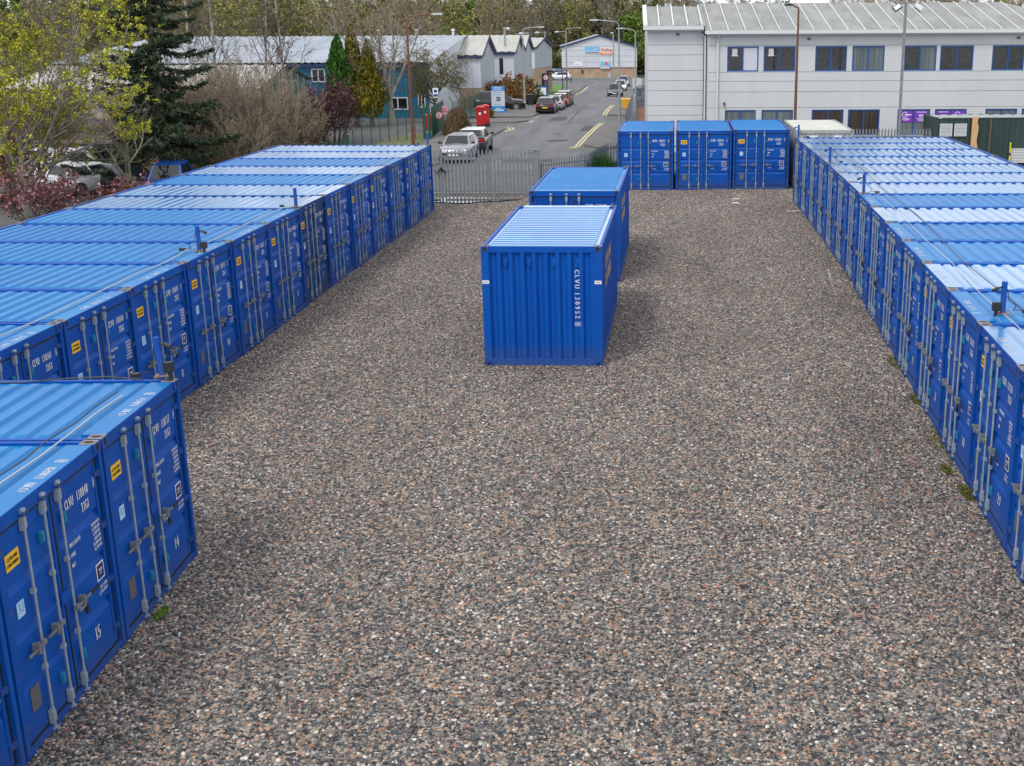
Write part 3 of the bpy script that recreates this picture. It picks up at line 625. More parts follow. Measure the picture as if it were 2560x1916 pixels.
def corr_roof(name, x0, x1, ye, ze, yr, zr, xr1, mats, parent, per=.16, dep=.035):
    """sloping corrugated sheet; the right edge runs from (x1, eave) to (xr1, ridge)"""
    m = MB(); xs = np.arange(x0, x1, per/2); k = 0
    for i in range(len(xs)-1):
        a, b = xs[i], xs[i+1]; up = .5*dep*(1 if i % 2 else -1); ua, ub = (-dep/2 if i % 2 else dep/2), (dep/2 if i % 2 else -dep/2)
        ta = 1 if a <= xr1 or x1 == xr1 else (x1-a)/(x1-xr1); tb = 1 if b <= xr1 or x1 == xr1 else (x1-b)/(x1-xr1)
        m.add([(a, ye, ze+ua), (b, ye, ze+ub), (b, ye+(yr-ye)*tb, ze+(zr-ze)*tb+ub), (a, ye+(yr-ye)*ta, ze+(zr-ze)*ta+ua)], [(0, 1, 2, 3)])
    return m.build(name, mats, parent, fix=False)
off = thing('office_building', 'long white clad two-storey office with blue framed windows behind the yard', 'office building', (0, 0, 0))
UZ, LZ = (4.53, 5.89), (1.0, 2.43)
UX = [(5.53, 7.28), (7.56, 9.34), (10.44, 12.2), (12.5, 14.3), (15.38, 17.2), (17.4, 19.26), (20.3, 22.1), (22.4, 24.2)]
LX = [(5.45, 7.2), (7.52, 9.3), (10.35, 12.15), (12.4, 14.2), (15.2, 17.05), (17.3, 19.1), (20.15, 21.95), (22.2, 24.0)]
ops = [(a, b, *UZ) for a, b in UX]+[(a, b, *LZ) for a, b in LX]
zj = [.7, 2.55, 3.42, 4.0, 4.5, 5.93, 6.55]
clad_wall('wall', 4.45, 26.4, 70, 0, zj, off, [m_clad, m_groove], open_=ops)
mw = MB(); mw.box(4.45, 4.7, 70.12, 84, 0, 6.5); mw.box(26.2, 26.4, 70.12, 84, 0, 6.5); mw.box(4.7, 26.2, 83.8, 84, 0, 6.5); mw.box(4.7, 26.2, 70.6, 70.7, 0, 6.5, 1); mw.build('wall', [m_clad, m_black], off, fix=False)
clad_wall('wall', 1.1, 4.25, 70.9, 0, [1.0, 2.1, 2.64, 3.47, 4.02, 4.58, 5.43, 5.98, 6.8], off, [m_clad, m_groove])
for q_ in ((1.1, 1.3, 71.2, 81.9, 0, 6.8), (1.1, 4.4, 81.9, 82.1, 0, 6.8)): mw = MB(); mw.box(*q_); mw.build('wall', m_clad, off, fix=False)
rf = corr_roof('roof', 4.3, 26.9, 69.65, 6.72, 77, 8.30, 22.66, m_fibre, off)
rb = MB(); rb.add([(4.3, 84.4, 6.7), (26.9, 84.4, 6.7), (22.66, 77, 8.30), (4.3, 77, 8.30), (26.9, 69.65, 6.70)], [(1, 0, 3, 2), (4, 1, 2)]); rb.build('roof_slope', m_fibre, rf, fix=False)
bt = MB()
for i in range(24):
    x = 4.6+.945*i
    if x > 26.5: break
    t = 1 if x <= 22.66 else (26.9-x)/(26.9-22.66)
    bt.add([(x-.022, 69.7, 6.74), (x+.022, 69.7, 6.74), (x+.022, 69.7, 6.80), (x-.022, 69.7, 6.80)]+[(x+dx, 69.7+7.3*t, 6.74+1.57*t+dz) for dx, dz in ((-.022, 0), (.022, 0), (.022, .06), (-.022, .06))], [(0, 1, 2, 3), (3, 2, 6, 7), (0, 3, 7, 4), (1, 5, 6, 2)])
bt.build('roof_batten', m_trim, rf, fix=False)
rl = corr_roof('roof', .95, 4.4, 70.55, 6.98, 75.5, 8.12, 4.4, m_fibre, off)
rb = MB(); rb.add([(.95, 82.3, 6.9), (4.4, 82.3, 6.9), (4.4, 75.5, 8.12), (.95, 75.5, 8.12)], [(1, 0, 3, 2)]); rb.add([(1.1, 70.95, 6.8), (1.1, 82, 6.8), (1.1, 75.5, 8.08)], [(0, 1, 2)]); rb.add([(4.4, 70, 6.5), (4.4, 84, 6.5), (4.4, 77, 8.28)], [(0, 1, 2)]); rb.build('roof_slope', [m_fibre], rl, fix=False)
bt = MB()
for x in (.98, 1.75, 2.55, 3.35, 4.15):
    ww = .12 if x < 1 else .035
    bt.add([(x-ww, 70.6, 7.0), (x+ww, 70.6, 7.0), (x+ww, 70.6, 7.09), (x-ww, 70.6, 7.09)]+[(x+dx, 75.5, 8.13+dz) for dx, dz in ((-ww, 0), (ww, 0), (ww, .09), (-ww, .09))], [(0, 1, 2, 3), (3, 2, 6, 7), (0, 3, 7, 4), (1, 5, 6, 2)])
bt.build('roof_batten', m_trim, rl, fix=False)
gm = MB(); gm.box(4.25, 26.95, 69.5, 69.68, 6.56, 6.75); gm.box(4.4, 26.8, 69.7, 70.0, 6.48, 6.56); gm.build('gutter', m_trim, off, fix=False)
gm = MB(); gm.box(.85, 4.25, 70.42, 70.58, 6.80, 6.99); gm.box(.95, 4.25, 70.58, 70.9, 6.72, 6.80); gm.build('gutter', m_trim, off, fix=False)
for pts in ([(5.02, 69.62, 6.56), (5.0, 69.9, 6.3), (5.0, 69.93, .1)], [(4.0, 70.5, 6.8), (4.05, 70.8, 6.55), (4.34, 70.75, 6.42), (4.34, 70.78, .1)]):
    gm = MB(); gm.path([Vector(p) for p in pts], .055, 8); gm.build('downpipe', m_trim, off)
UP = [[m_room, m_lace], [m_room, m_room], [m_room, m_room], [m_blind, m_blind], [m_room, m_blind], [m_room, m_room], [m_room, m_room], [m_blind, m_room]]
LP = [[m_blind, m_blind], [m_blind, m_blind], [m_brownpane, m_brownpane], [m_brownpane, m_brownpane], [m_blind, m_blind], [m_blind, m_blind], [m_blind, m_blind], [m_blind, m_blind]]
for k, (a, b) in enumerate(UX):
    wn = window(off, a, b, 70.02, *UZ, m_frame, UP[k])
    if k < 2:
        q = MB(); q.box(a+.28, a+.56, 70.04, 70.05, 5.42, 5.76); q.box(a+.24, a+.6, 70.04, 70.05, 5.36, 5.42); q.build('paper_notice', m_lace, wn, fix=False)
for k, (a, b) in enumerate(LX):
    wn = window(off, a, b, 70.02, *LZ, m_frame, LP[k])
    if k in (4, 5):
        for j in range(2):
            x = a+.10+j*.875; q = MB(); q.box(x, x+.76, 70.028, 70.034, 1.72, 2.33)
            if (k+j) % 2 == 0:
                for i in range(16):
                    t = 2*math.pi*i/16; u = 2*math.pi*(i+1)/16; c_ = (x+.33, 2.12)
                    q.add([(c_[0]+r_*math.cos(tt), 70.026, c_[1]+r_*math.sin(tt)) for r_, tt in ((.13, t), (.16, t), (.16, u), (.13, u))], [(0, 1, 2, 3)], 1)
                for dx, dz, ww, hh in ((.30, 2.09, .40, .055), (.2, 1.90, .4, .02), (.18, 1.86, .44, .02), (.25, 1.81, .3, .02)): q.box(x+dx, x+dx+ww, 70.025, 70.027, dz, dz+hh, 1)
            else:
                for dx, dz, ww, hh in ((.1, 2.25, .56, .03), (.25, 2.10, .26, .03), (.22, 2.04, .32, .03), (.27, 1.98, .22, .03), (.1, 1.90, .56, .02), (.18, 1.82, .4, .03), (.24, 1.77, .3, .02)): q.box(x+dx, x+dx+ww, 70.025, 70.027, dz, dz+hh, 1)
            q.build('violet_poster', [m_violet, m_white], wn, fix=False)
for x in (2.8, 10.05, 21.7):
    q = MB(); q.sphere((x, 69.98 if x > 4 else 70.88, 6.28 if x > 4 else 6.55), .12, .09, .07, m=0); q.build('bulkhead_light', m_plate, off, smooth=True)
q = MB(); q.box(5.35, 5.45, 69.9, 70, 2.75, 2.85); q.box(5.38, 5.42, 69.85, 69.9, 2.6, 2.78); q.build('wall_camera', m_black, off)
m_brick = bpy.data.materials.new('tan_brick'); m_brick.use_nodes = True
def brick_nodes(m, c1, c2, mo):
    t = m.node_tree; p = t.nodes['Principled BSDF']; l = t.links.new; p.inputs['Roughness'].default_value = .9
    tc = N(t, 'ShaderNodeTexCoord'); mp_ = N(t, 'ShaderNodeMapping'); mp_.inputs['Rotation'].default_value = (R(90), 0, 0); l(tc.outputs['Object'], mp_.inputs['Vector'])
    b = N(t, 'ShaderNodeTexBrick'); b.inputs['Scale'].default_value = 1; b.inputs['Brick Width'].default_value = .45; b.inputs['Row Height'].default_value = .15; b.inputs['Mortar Size'].default_value = .014
    b.inputs['Color1'].default_value = (*c1, 1); b.inputs['Color2'].default_value = (*c2, 1); b.inputs['Mortar'].default_value = (*mo, 1); l(mp_.outputs[0], b.inputs['Vector'])
    n = N(t, 'ShaderNodeTexNoise'); n.inputs['Scale'].default_value = .7; n.inputs['Detail'].default_value = 6; l(tc.outputs['Object'], n.inputs['Vector'])
    x = N(t, 'ShaderNodeMix', data_type='RGBA', blend_type='OVERLAY'); x.inputs['Factor'].default_value = .55; l(b.outputs['Color'], x.inputs['A']); l(n.outputs['Fac'], x.inputs['B']); l(x.outputs['Result'], p.inputs['Base Color'])
brick_nodes(m_brick, (.42, .30, .19), (.33, .23, .15), (.34, .29, .23))
m_gclad = M('grey_cladding', (.42, .46, .50), .45, .1, col2=(.36, .40, .44), vscale=.5)
m_wclad = M('pale_cladding', (.60, .63, .67), .45, .1, col2=(.54, .57, .62), vscale=.5)
m_bclad = M('blue_cladding', (.006, .125, .23), .6, col2=(.005, .105, .19), vscale=.6)
m_mroof = M('pale_metal_roof', (.35, .385, .43), .55, .1, col2=(.26, .29, .33), vscale=.5, stretch=(1.2, .3, 1), rvar=.15)
m_croof = M('cream_roof', (.44, .43, .39), .65, col2=(.34, .335, .31), vscale=.6, stretch=(1.2, .3, 1))
m_navytrim = M('navy_trim', (.012, .025, .09), .5)
def gabled(name, label, loc, rz, Lx, Ly, ze, zr, zb, bh, wall, gable, roof, cat='industrial unit', n=1, trim=True, per=.5):
    """ridges along local x; gables at x = 0 and Lx; front wall on y = 0. zb: ground, bh: top of the brick base"""
    t = thing(name, label, cat, loc, rz); D = Ly/n; z0 = bh if bh is not None else zb
    m = MB()
    for y, s in ((0, 1), (Ly, -1)):
        pr = [(q, y+s*(o)) for q, o in corr(0, Lx, per, .03, 0)]
        m.strip(pr, 'z', z0, ze)
    m.build('wall', wall, t, fix=False)
    for x in (0, Lx):
        g_ = MB(); s = 1 if x else -1
        for i in range(n):
            y = i*D; ys_ = np.linspace(y, y+D, max(4, int(D/1.05))+1)
            for a, b in zip(ys_[:-1], ys_[1:]):
                za, zb_ = [zr-(zr-ze)*abs((q-y-D/2)/(D/2)) for q in (a, b)]; e = .012
                for j, (lo, ha, hb) in enumerate(((z0, min(za, z0+1.6), min(zb_, z0+1.6)), (z0+1.62, za, zb_))):
                    if ha > lo or hb > lo: g_.add([(x, a+e, lo), (x, b-e, lo), (x, b-e, hb), (x, a+e, ha)], [(0, 1, 2, 3)])
            g_.add([(x-s*.04, y, z0), (x-s*.04, y+D, z0), (x-s*.04, y+D, ze), (x-s*.04, y+D/2, zr), (x-s*.04, y, ze)], [(0, 1, 2, 3, 4)], 1)
        g_.build('gable_wall', [gable, m_groove], t, fix=False)
    if bh is not None:
        b_ = MB(); b_.box(.03, Lx-.03, .03, Ly-.03, zb, bh); b_.build('brick_base', m_brick, t, fix=False)
    for i in range(n):
        r_ = MB(); y = i*D
        for ya, yb in ((y-.18, y+D/2), (y+D+.18, y+D/2)):
            ea = ze-.18*(zr-ze)/(D/2)+.05; k_ = corr(-.25, Lx+.25, per*1.6, .05, .09, .15); vs = [(q, ya, ea+o) for q, o in k_]+[(q, yb, zr+o) for q, o in k_]; c_ = len(k_)
            r_.add(vs, [(a, a+1, c_+a+1, c_+a) for a in range(c_-1)])
        ro = r_.build('roof', roof, t, fix=False)
        if trim:
            q = MB()
            for x in (-.27, Lx+.25):
                for sgn in (0, 1):
                    ya = y if sgn == 0 else y+D; yb = y+D/2; e0, e1 = (ya-.2 if sgn == 0 else ya+.2), yb
                    q.add([(x, e0, ze-.22), (x, e1, zr-.12), (x, e1, zr+.14), (x, e0, ze+.05), (x+.06, e0, ze-.22), (x+.06, e1, zr-.12), (x+.06, e1, zr+.14), (x+.06, e0, ze+.05)], [(0, 1, 2, 3), (4, 7, 6, 5), (3, 2, 6, 7), (0, 4, 5, 1), (0, 3, 7, 4)])
            if i == 0: q.box(-.2, Lx+.2, -.3, -.16, ze-.25, ze-.02)
            q.build('verge_trim', m_navytrim, ro, fix=False)
    return t
ws = gabled('workshop', 'long blue clad workshop with pale metal roof behind the cypresses', (-46, 100, 0), 0, 30, 48, 4.27, 6.19, -.2, None, m_bclad, m_wclad, m_mroof, 'workshop', per=.33, trim=False)
q = MB(); q.box(-.2, 30.2, -.3, -.17, 4.05, 4.24); q.build('gutter', m_navytrim, ws, fix=False)
for a, b, c_, d in ((-25.3, -24.2, 2.84, 3.9), (-21.3, -19.42, 2.84, 3.9), (-19.35, -17.7, .66, 1.65), (-25.6, -24.5, .6, 1.65), (-16.9, -16.3, .8, 1.9)):
    window(ws, a+46, b+46, -.08, c_, d, m_lace, [m_glass, m_glass], .09)
for px, yy in ((-16.5, 8.2), (-14.0, 8.2)): pass
u1 = gabled('industrial_unit', 'nearest grey gabled unit with white front and brick base beside the side road', (-30, 118, 0), 0, 16.1, 12.6, 4.45, 6.16, -1.2, 1.5, m_wclad, m_gclad, m_croof)
for x in (5.5, 9.2, 12.8):
    q = MB(); q.cyl((x, 6.3, 6.1), (x, 6.3, 6.65), .12); q.sphere((x, 6.3, 6.75), .2, .2, .14); q.build('roof_vent', m_trim, u1)
u2 = gabled('industrial_unit', 'double-gabled grey unit with tall dark window and brick base', (-30, 134, 0), 0, 17.8, 25, 4.45, 6.05, -2, .9, m_wclad, m_gclad, m_croof, n=2)
q = MB(); q.box(16.25, 16.65, -.06, .05, 2.2, 3.85); q.build('window', m_glass, u2)
q = MB(); q.box(16.3, 17.0, -.07, .05, -1, .6); q.build('door', m_frame, u2)
q = MB(); q.box(17.81, 17.84, 17.3, 18.3, 1.9, 3.2); q.build('notice_board', m_lace, u2)
q = MB(); q.box(17.75, 17.9, 19, 21.2, -1.7, .5); q.build('roller_door', m_gclad, u2)
u3 = gabled('industrial_unit', 'farthest grey gabled unit with blue canopy, angled toward the road', (-12.7-19.8, 170+2.4, 0), R(-6.9), 20, 13.1, 4.36, 5.55, -2.6, 1.6, m_wclad, m_gclad, m_croof)
q = MB(); q.box(20, 22.4, 8.5, 12.5, .9, 1.05); q.box(22.2, 22.3, 8.6, 8.7, -2.3, .9); q.box(22.2, 22.3, 12.3, 12.4, -2.3, .9); q.box(20.05, 20.3, 5, 8, -2.2, .8); q.build('canopy', m_navytrim, u3, fix=False)
# play centre: gable faces the camera
pc = thing('play_centre', 'pale gabled hall with colourful banners and tan brick base at the road end', 'play centre', (-12.75, 241.2, 0), R(3))
def pb(nm, m_, mats): return m_.build(nm, mats, pc, fix=False)
wd, zb_, ze_, zr_, bh_ = 14.5, -2.7, 3.45, 5.5, -.55
q = MB(); q.box(.04, wd-.04, .04, 24, zb_, bh_); pb('brick_base', q, m_brick)
q = MB(); xs_ = [0, 4.6, 9.2, 14.5]; zs_ = [bh_+.06, .55, 1.65, 2.75, ze_]
for a, b in zip(xs_[:-1], xs_[1:]):
    for c_, d in zip(zs_[:-1], zs_[1:]): q.box(a+.02, b-.02, -.03, .05, c_+.025, d-.025)
q.add([(0, -.03, ze_+.02), (wd, -.03, ze_+.02), (wd/2, -.03, zr_)], [(0, 1, 2)]); q.add([(0, .05, bh_), (wd, .05, bh_), (wd, .05, ze_), (wd/2, .05, zr_), (0, .05, ze_)], [(0, 1, 2, 3, 4)], 1)
q.box(0, .1, .06, 24, bh_, ze_); q.box(wd-.1, wd, .06, 24, bh_, ze_)
for y in (3, 7, 11, 15, 19): q.box(wd, wd+.05, y, y+.12, bh_, ze_, 1)
pb('wall', q, [m_wclad, m_groove])
q = MB(); q.add([(-.3, -.3, ze_-.05), (wd/2, -.3, zr_+.08), (wd/2, 24.2, zr_+.08), (-.3, 24.2, ze_-.05), (wd+.3, -.3, ze_-.05), (wd+.3, 24.2, ze_-.05)], [(0, 1, 2, 3), (1, 4, 5, 2)]); ro_ = pb('roof', q, m_mroof)
q = MB()
for s in (0, 1):
    xa = -.32 if s == 0 else wd+.32
    q.add([(xa, -.36, ze_-.3), (wd/2, -.36, zr_-.14), (wd/2, -.36, zr_+.12), (xa, -.36, ze_+.0), (xa, -.3, ze_-.3), (wd/2, -.3, zr_-.14), (wd/2, -.3, zr_+.12), (xa, -.3, ze_)], [(0, 1, 2, 3), (4, 7, 6, 5), (0, 4, 5, 1), (3, 2, 6, 7)])
q.box(0, wd, -.05, .0, bh_-.03, bh_+.05, 1); q.build('verge_trim', [m_navytrim, M('red_trim', (.25, .02, .05), .5)], ro_, fix=False)
m_orange = M('orange_banner', (.75, .22, .03), .5); m_cream = M('cream_banner', (.78, .62, .45), .5); m_purp = M('purple_letters', (.22, .03, .35), .5); m_redl = M('red_letters', (.55, .03, .03), .5); m_skyb = M('sky_blue_banner', (.16, .48, .75), .5)
q = MB(); q.box(7.35, 10.1, -.12, -.04, 1.95, 3.25, 0); q.box(7.35, 10.1, -.13, -.12, 1.95, 2.3, 1)
lettering(q, 'PlayBugs', .55, front(8.72, 2.55, -.135), .68, 2, align=.5, bold=.02); q.box(7.9, 9.6, -.138, -.132, 2.06, 2.2, 0); pb('banner', q, [m_cream, m_orange, m_purp, m_redl])
q = MB(); q.box(4.5, 7.25, -.12, -.04, 2.1, 3.35, 0); q.box(4.5, 7.25, -.13, -.12, 2.1, 2.55, 1); q.add([(5.6, -.132, 2.7), (7.0, -.132, 3.2), (6.6, -.132, 2.75)], [(0, 1, 2)], 1)
for i in range(9): q.box(4.65+i*.28, 4.65+i*.28+.18, -.135, -.131, 2.2, 2.42, 2)
pb('banner', q, [m_skyb, m_lace, m_dknavy])
q = MB(); q.box(7.4, 9.2, -.3, -.04, -.7, .75, 0); q.box(7.45, 8.3, -.31, -.3, -.3, .6, 1); q.box(8.4, 8.7, -.31, -.3, -.1, .6, 2); q.box(8.75, 9.1, -.31, -.3, -.4, .4, 3); pb('sign_board', q, [m_lace, m_skyb, m_redl, m_ltblue])
q = MB(); q.box(2.35, 3.85, -.1, -.04, -.2, .6, 0); q.box(2.6, 3.5, -.11, -.1, .1, .22, 1); pb('sign_board', q, [m_white, m_gclad])
q = MB(); q.box(8.75, 9.4, -.15, .03, -2.6, -1.5); pb('meter_cabinet', q, m_gclad)
q = MB(); q.box(3.75, 4.1, -.1, .03, -1.5, -.9); pb('vent', q, m_black)
q = MB(); q.box(-.2, wd+.2, -.9, -.2, -2.62, -2.3); pb('plinth', q, m_kerbs)
# low brick building and greenhouse-like shed beyond the left-hand trees
m_tile = M('dark_roof_tiles', (.085, .062, .058), .85, col2=(.05, .040, .04), vscale=5, bump=.5, bscale=6)
bb = thing('brick_building', 'low tan brick building with dark tiled roof behind the bare bushes', 'brick building', (-46, 66, -.85))
q = MB(); q.box(0, 24.2, 0, 7, -.2, 2.1); q.build('wall', m_brick, bb, fix=False)
q = MB(); q.add([(-.3, -.45, 1.95), (24.5, -.45, 1.95), (24.5, 3.5, 3.0), (-.3, 3.5, 3.0), (-.3, 7.4, 1.95), (24.5, 7.4, 1.95)], [(0, 1, 2, 3), (3, 2, 5, 4)]); q.build('roof', m_tile, bb, fix=False)
q = MB(); q.box(-.3, 24.5, -.5, -.4, 1.85, 2.0); q.build('gutter', m_black, bb)
for x in (17.5, 20.8, 23): window(bb, x, x+.9, -.05, .7, 1.7, m_lace, [m_glass], .07)
for x in (11, 14): window(bb, x, x+1.2, -.05, .7, 1.7, m_lace, [m_glass, m_glass], .07)
gw = thing('garden_wall', 'low tan brick piers with dark gaps under the purple bush', 'brick wall', (-22.2, 75.3, -.75))
for x in (0, .55, 1.1, 1.65, 2.3):
    q = MB(); q.box(x, x+.3, 0, .3, -.1, 1.7); q.build('pier', m_brick, gw, fix=False)
q = MB(); q.box(-.4, 2.7, .31, .36, -.1, 1.6); q.build('gap_shade', m_black, gw, fix=False)  # black sheet behind the piers, standing in for shade in the gaps
m_ggl = M('greenish_glazing', (.16, .22, .17), .2, col2=(.09, .13, .10), vscale=1.2, stretch=(1.5, 1.5, .4))
gh = gabled('glazed_shed', 'long shed with pale roof and green glazed gable in front of the blue workshop', (-42, 84, 0), 0, 17, 14, 3.05, 4.4, -1, None, M('beige_cladding', (.34, .31, .25), .7), m_ggl, m_croof, 'shed', trim=False)
q = MB()
for y in np.linspace(.1, 13.9, 9): q.box(17.0, 17.05, y-.05, y+.05, -.3, 3.05+1.3*(1-abs(y-7)/7))
q.box(17.0, 17.06, 0, 14, 1.2, 1.3); q.build('glazing_bar', m_trim, gh, fix=False)
q = MB(); q.box(17.06, 17.12, 4.8, 6.1, 2.0, 2.9); q.build('red_panel', M('red_panel', (.45, .06, .03), .5), gh, fix=False)
fh = thing('farmhouse', 'small white farmhouse with slate roof on the far hillside', 'farmhouse', (-94, 400, 9.2), R(8))
q = MB(); q.box(0, 7, 0, 5, -1, 2.6); q.build('wall', m_clad, fh, fix=False)
q = MB(); q.add([(-.3, -.3, 2.5), (7.3, -.3, 2.5), (7.3, 2.5, 4.6), (-.3, 2.5, 4.6), (-.3, 5.3, 2.5), (7.3, 5.3, 2.5)], [(0, 1, 2, 3), (3, 2, 5, 4)]); q.build('roof', m_tile, fh, fix=False)
# ---------------------------------------------------------------- other containers behind the yard
def plain_container(name, label, loc, rz, body, roofm, length=CL, cs=None):
    t = thing(name, label, 'shipping container', loc, rz); k = length/CL
    fm = frame_mesh(); fm.v = [(x, y*k if y > .5 else y, z) for x, y, z in fm.v]; link('frame', fm.mesh('frame', [body, roofm]), t)
    for s in (-1, 1):
        m = MB(); pr = [(y, s*o) for y, o in corr(.16, length-.09, .278, .036, W2-.008)]; m.strip([(q_[1], q_[0]) for q_ in pr], 'z', .17, CH-.07); m.build('side_wall', body, t, fix=False)
    m = MB(); pr = [(x, length-.05+o) for x, o in corr(-W2+.15, W2-.15, .14, .042, .03)]; m.strip(pr, 'z', .16, 2.47); m.build('end_wall', body, t, fix=False)
    m = MB(); pr = [(x, .05-o) for x, o in corr(-W2+.075, W2-.075, .2, .03, .02)]; m.strip(pr, 'z', .15, 2.45); m.build('end_wall', body, t, fix=False)
    rm = roof_mesh(); rm.v = [(x, y*k if y > .2 else y, z) for x, y, z in rm.v]; link('roof', rm.mesh('roof', roofm), t)
    for s in (-1, 1):
        for y in (0, CL):
            for top in (0, 1):
                c_ = casting(s, y, top); c_.v = [(a, b if y == 0 else b-CL+length, c) for a, b, c in c_.v]; link('corner_casting', c_.mesh('casting', [body, m_hole_shade, body]), t)
    return t
m_whitec = M('weathered_white_paint', (.55, .55, .51), .55, col2=(.44, .43, .38), vscale=1.2)
m_greyc = M('grey_container_paint', (.40, .42, .42), .5, col2=(.30, .31, .30), vscale=1.5)
wc = plain_container('shipping_container', 'weathered white container with pale roof behind the end of the right row', (8.46, 53.1, gz(8.4, 53.1)), R(-1.8), m_greyc, m_whitec)
for x in (-.5, .55): q = MB(); q.box(x-.17, x+.17, -.035, -.03, 2.22, 2.36); q.build('paper_label', m_white, wc, fix=False)
m_green = M('dark_green_paint', (.016, .040, .034), .5, col2=(.026, .055, .048), vscale=.9, stretch=(1, 1, .4))
m_dustroof = M('dusty_roof', (.38, .41, .42), .6, var=.3, vscale=1)
gc = plain_container('shipping_container', 'long dark green container with white louvred vents at the right edge', (27.4, 62.6, -.02), R(90), m_green, m_dustroof, 12.19)
m_louv = M('white_louvre', (.60, .62, .63), .4)
for x, z, s in ((15.47, 1.66, .61), (16.19, 1.66, .61), (19.1, .34, .70)):
    q = MB(); y = 61.32; q.box(x, x+s, y, y+.06, z, z+.04); q.box(x, x+s, y, y+.06, z+s-.04, z+s); q.box(x, x+.04, y, y+.06, z+.04, z+s-.04); q.box(x+s-.04, x+s, y, y+.06, z+.04, z+s-.04); q.box(x+.04, x+s-.04, y+.05, y+.06, z+.04, z+s-.04, 1)
    n_ = 8; h_ = (s-.08)/n_
    for i in range(n_): q.add([(x+.04, y+.045, z+.04+(i+1)*h_), (x+s-.04, y+.045, z+.04+(i+1)*h_), (x+s-.04, y+.0, z+.04+i*h_+.02), (x+.04, y+.0, z+.04+i*h_+.02)], [(0, 1, 2, 3)])
    o = q.build('louvred_vent', [m_louv, m_plate], gc, fix=False); o.matrix_parent_inverse = gc.matrix_basis.inverted()
q = MB(); pl = []
for i in range(12): z = -.05+2.66*i/11; pl.append((17.33+.035*math.sin(i*1.7)+.02*math.sin(i*3.1), z))
q.prism([(17.0, -.05)]+pl+[(17.03, 2.61)], 'y', 61.22, 61.28)
tag(q.build('timber_plank', M('raw_timber', (.62, .40, .20), .7, col2=(.50, .30, .13), vscale=2.5, stretch=(3, 1, .3))), 'raw waney-edged timber plank leaning upright on the green container', 'plank')
q = MB(); q.cyl((17.93, 61.22, -.05), (17.98, 61.26, 2.5), .035); tag(q.build('timber_pole', M('brown_timber', (.16, .09, .06), .8)), 'thin brown pole standing against the dark green container', 'pole')
t = thing('marker_post', 'yellow and black banded marker post beside the lone louvred vent', 'marker post', (18.97, 61.1, 0))
for i, (a, b) in enumerate(((0, .72), (.72, .86), (.86, 1.36))): q = MB(); q.cyl((0, 0, a), (0, 0, b), .035); q.build('band', m_black if i == 1 else M('yellow_paint', (.85, .65, .02), .5), t)
m_pal = M('pallet_wood', (.26, .19, .13), .85, var=.4, vscale=4)
for k, z in enumerate((0, .13, .26)):
    t = thing('pallet', ['bottom pallet', 'middle pallet', 'top pallet'][k]+' of the low weathered timber stack by the green container', 'pallet', (20.3+.03*k, 60.6, z), .04*k, 'pallets stacked by the green container')
    q = MB()
    for i in range(6): q.box(-.6+i*.2, -.6+i*.2+.14, -.5, .5, .1, .125)
    q.build('deck', m_pal, t, fix=False)
    for y in (-.5, -.05, .4): q = MB(); q.box(-.6, .6, y, y+.1, 0, .0995); q.build('bearer', m_pal, t, fix=False)
# ---------------------------------------------------------------- fences, gate
m_gfence = M('green_fence_paint', (.010, .075, .045), .5, col2=(.02, .10, .06), vscale=5)
m_bfence = M('blue_fence_paint', (.010, .05, .10), .5)
m_lfence = M('pale_grey_railing', (.40, .43, .44), .5, .3)
def palisade(name, label, pts, h, mat, cat='fence', rail=(.3, .82), pale=.155, group=None, posts=True, postw=.05):
    """pts: list of (x, y); steel pales with pointed heads between posts"""
    x0, y0 = pts[0]; t = thing(name, label, cat, (x0, y0, gz(x0, y0)), 0, group)
    for k, (a, b) in enumerate(zip(pts[:-1], pts[1:])):
        d = Vector((b[0]-a[0], b[1]-a[1])); ln = d.length; d /= ln; zz = gz(*a)-gz(x0, y0)
        MX = Matrix.Translation((a[0]-x0, a[1]-y0, zz)) @ Matrix.Rotation(math.atan2(d.y, d.x), 4, 'Z'); slope = (gz(*b)-gz(*a))/ln
        m = MB(); n = max(1, int(ln/pale))
        for i in range(n):
            x = (i+.5)*ln/n; w_ = .040; zb = slope*x+.04; y = -.03
            for s in (-1, 1):     # W-section folded pale
                m.add([(x, y-.014, zb), (x+s*w_, y, zb), (x+s*w_, y, zb+h-.16), (x+s*w_*.9, y-.004, zb+h-.08), (x+s*.006, y-.012, zb+h), (x, y-.014, zb+h)], [(0, 1, 2, 3, 4, 5)], 0, MX)
        m.build('pale_panel', mat, t, fix=False)
        for f in rail: q = MB(); q.add([(0, -.015, h*f-.025), (ln, -.015, h*f-.025+slope*ln), (ln, -.015, h*f+.025+slope*ln), (0, -.015, h*f+.025), (0, .03, h*f-.025), (ln, .03, h*f-.025+slope*ln), (ln, .03, h*f+.025+slope*ln), (0, .03, h*f+.025)], [(0, 1, 2, 3), (4, 7, 6, 5), (3, 2, 6, 7), (0, 4, 5, 1)], 0, MX); q.build('rail', mat, t, fix=False)
        if posts:
            np_ = max(1, round(ln/2.75))
            for i in range(np_+(k == len(pts)-2)):
                q = MB(); x = i*ln/np_; q.box(x-postw, x+postw, .031, .031+2*postw, -.1+slope*x, h*.92+slope*x, 0, MX); q.build('post', mat, t, fix=False)
    return t
gt = thing('palisade_gate', 'galvanised palisade double gate closing the far end of the gravel yard', 'gate', (-9.8, 52.1, 0))
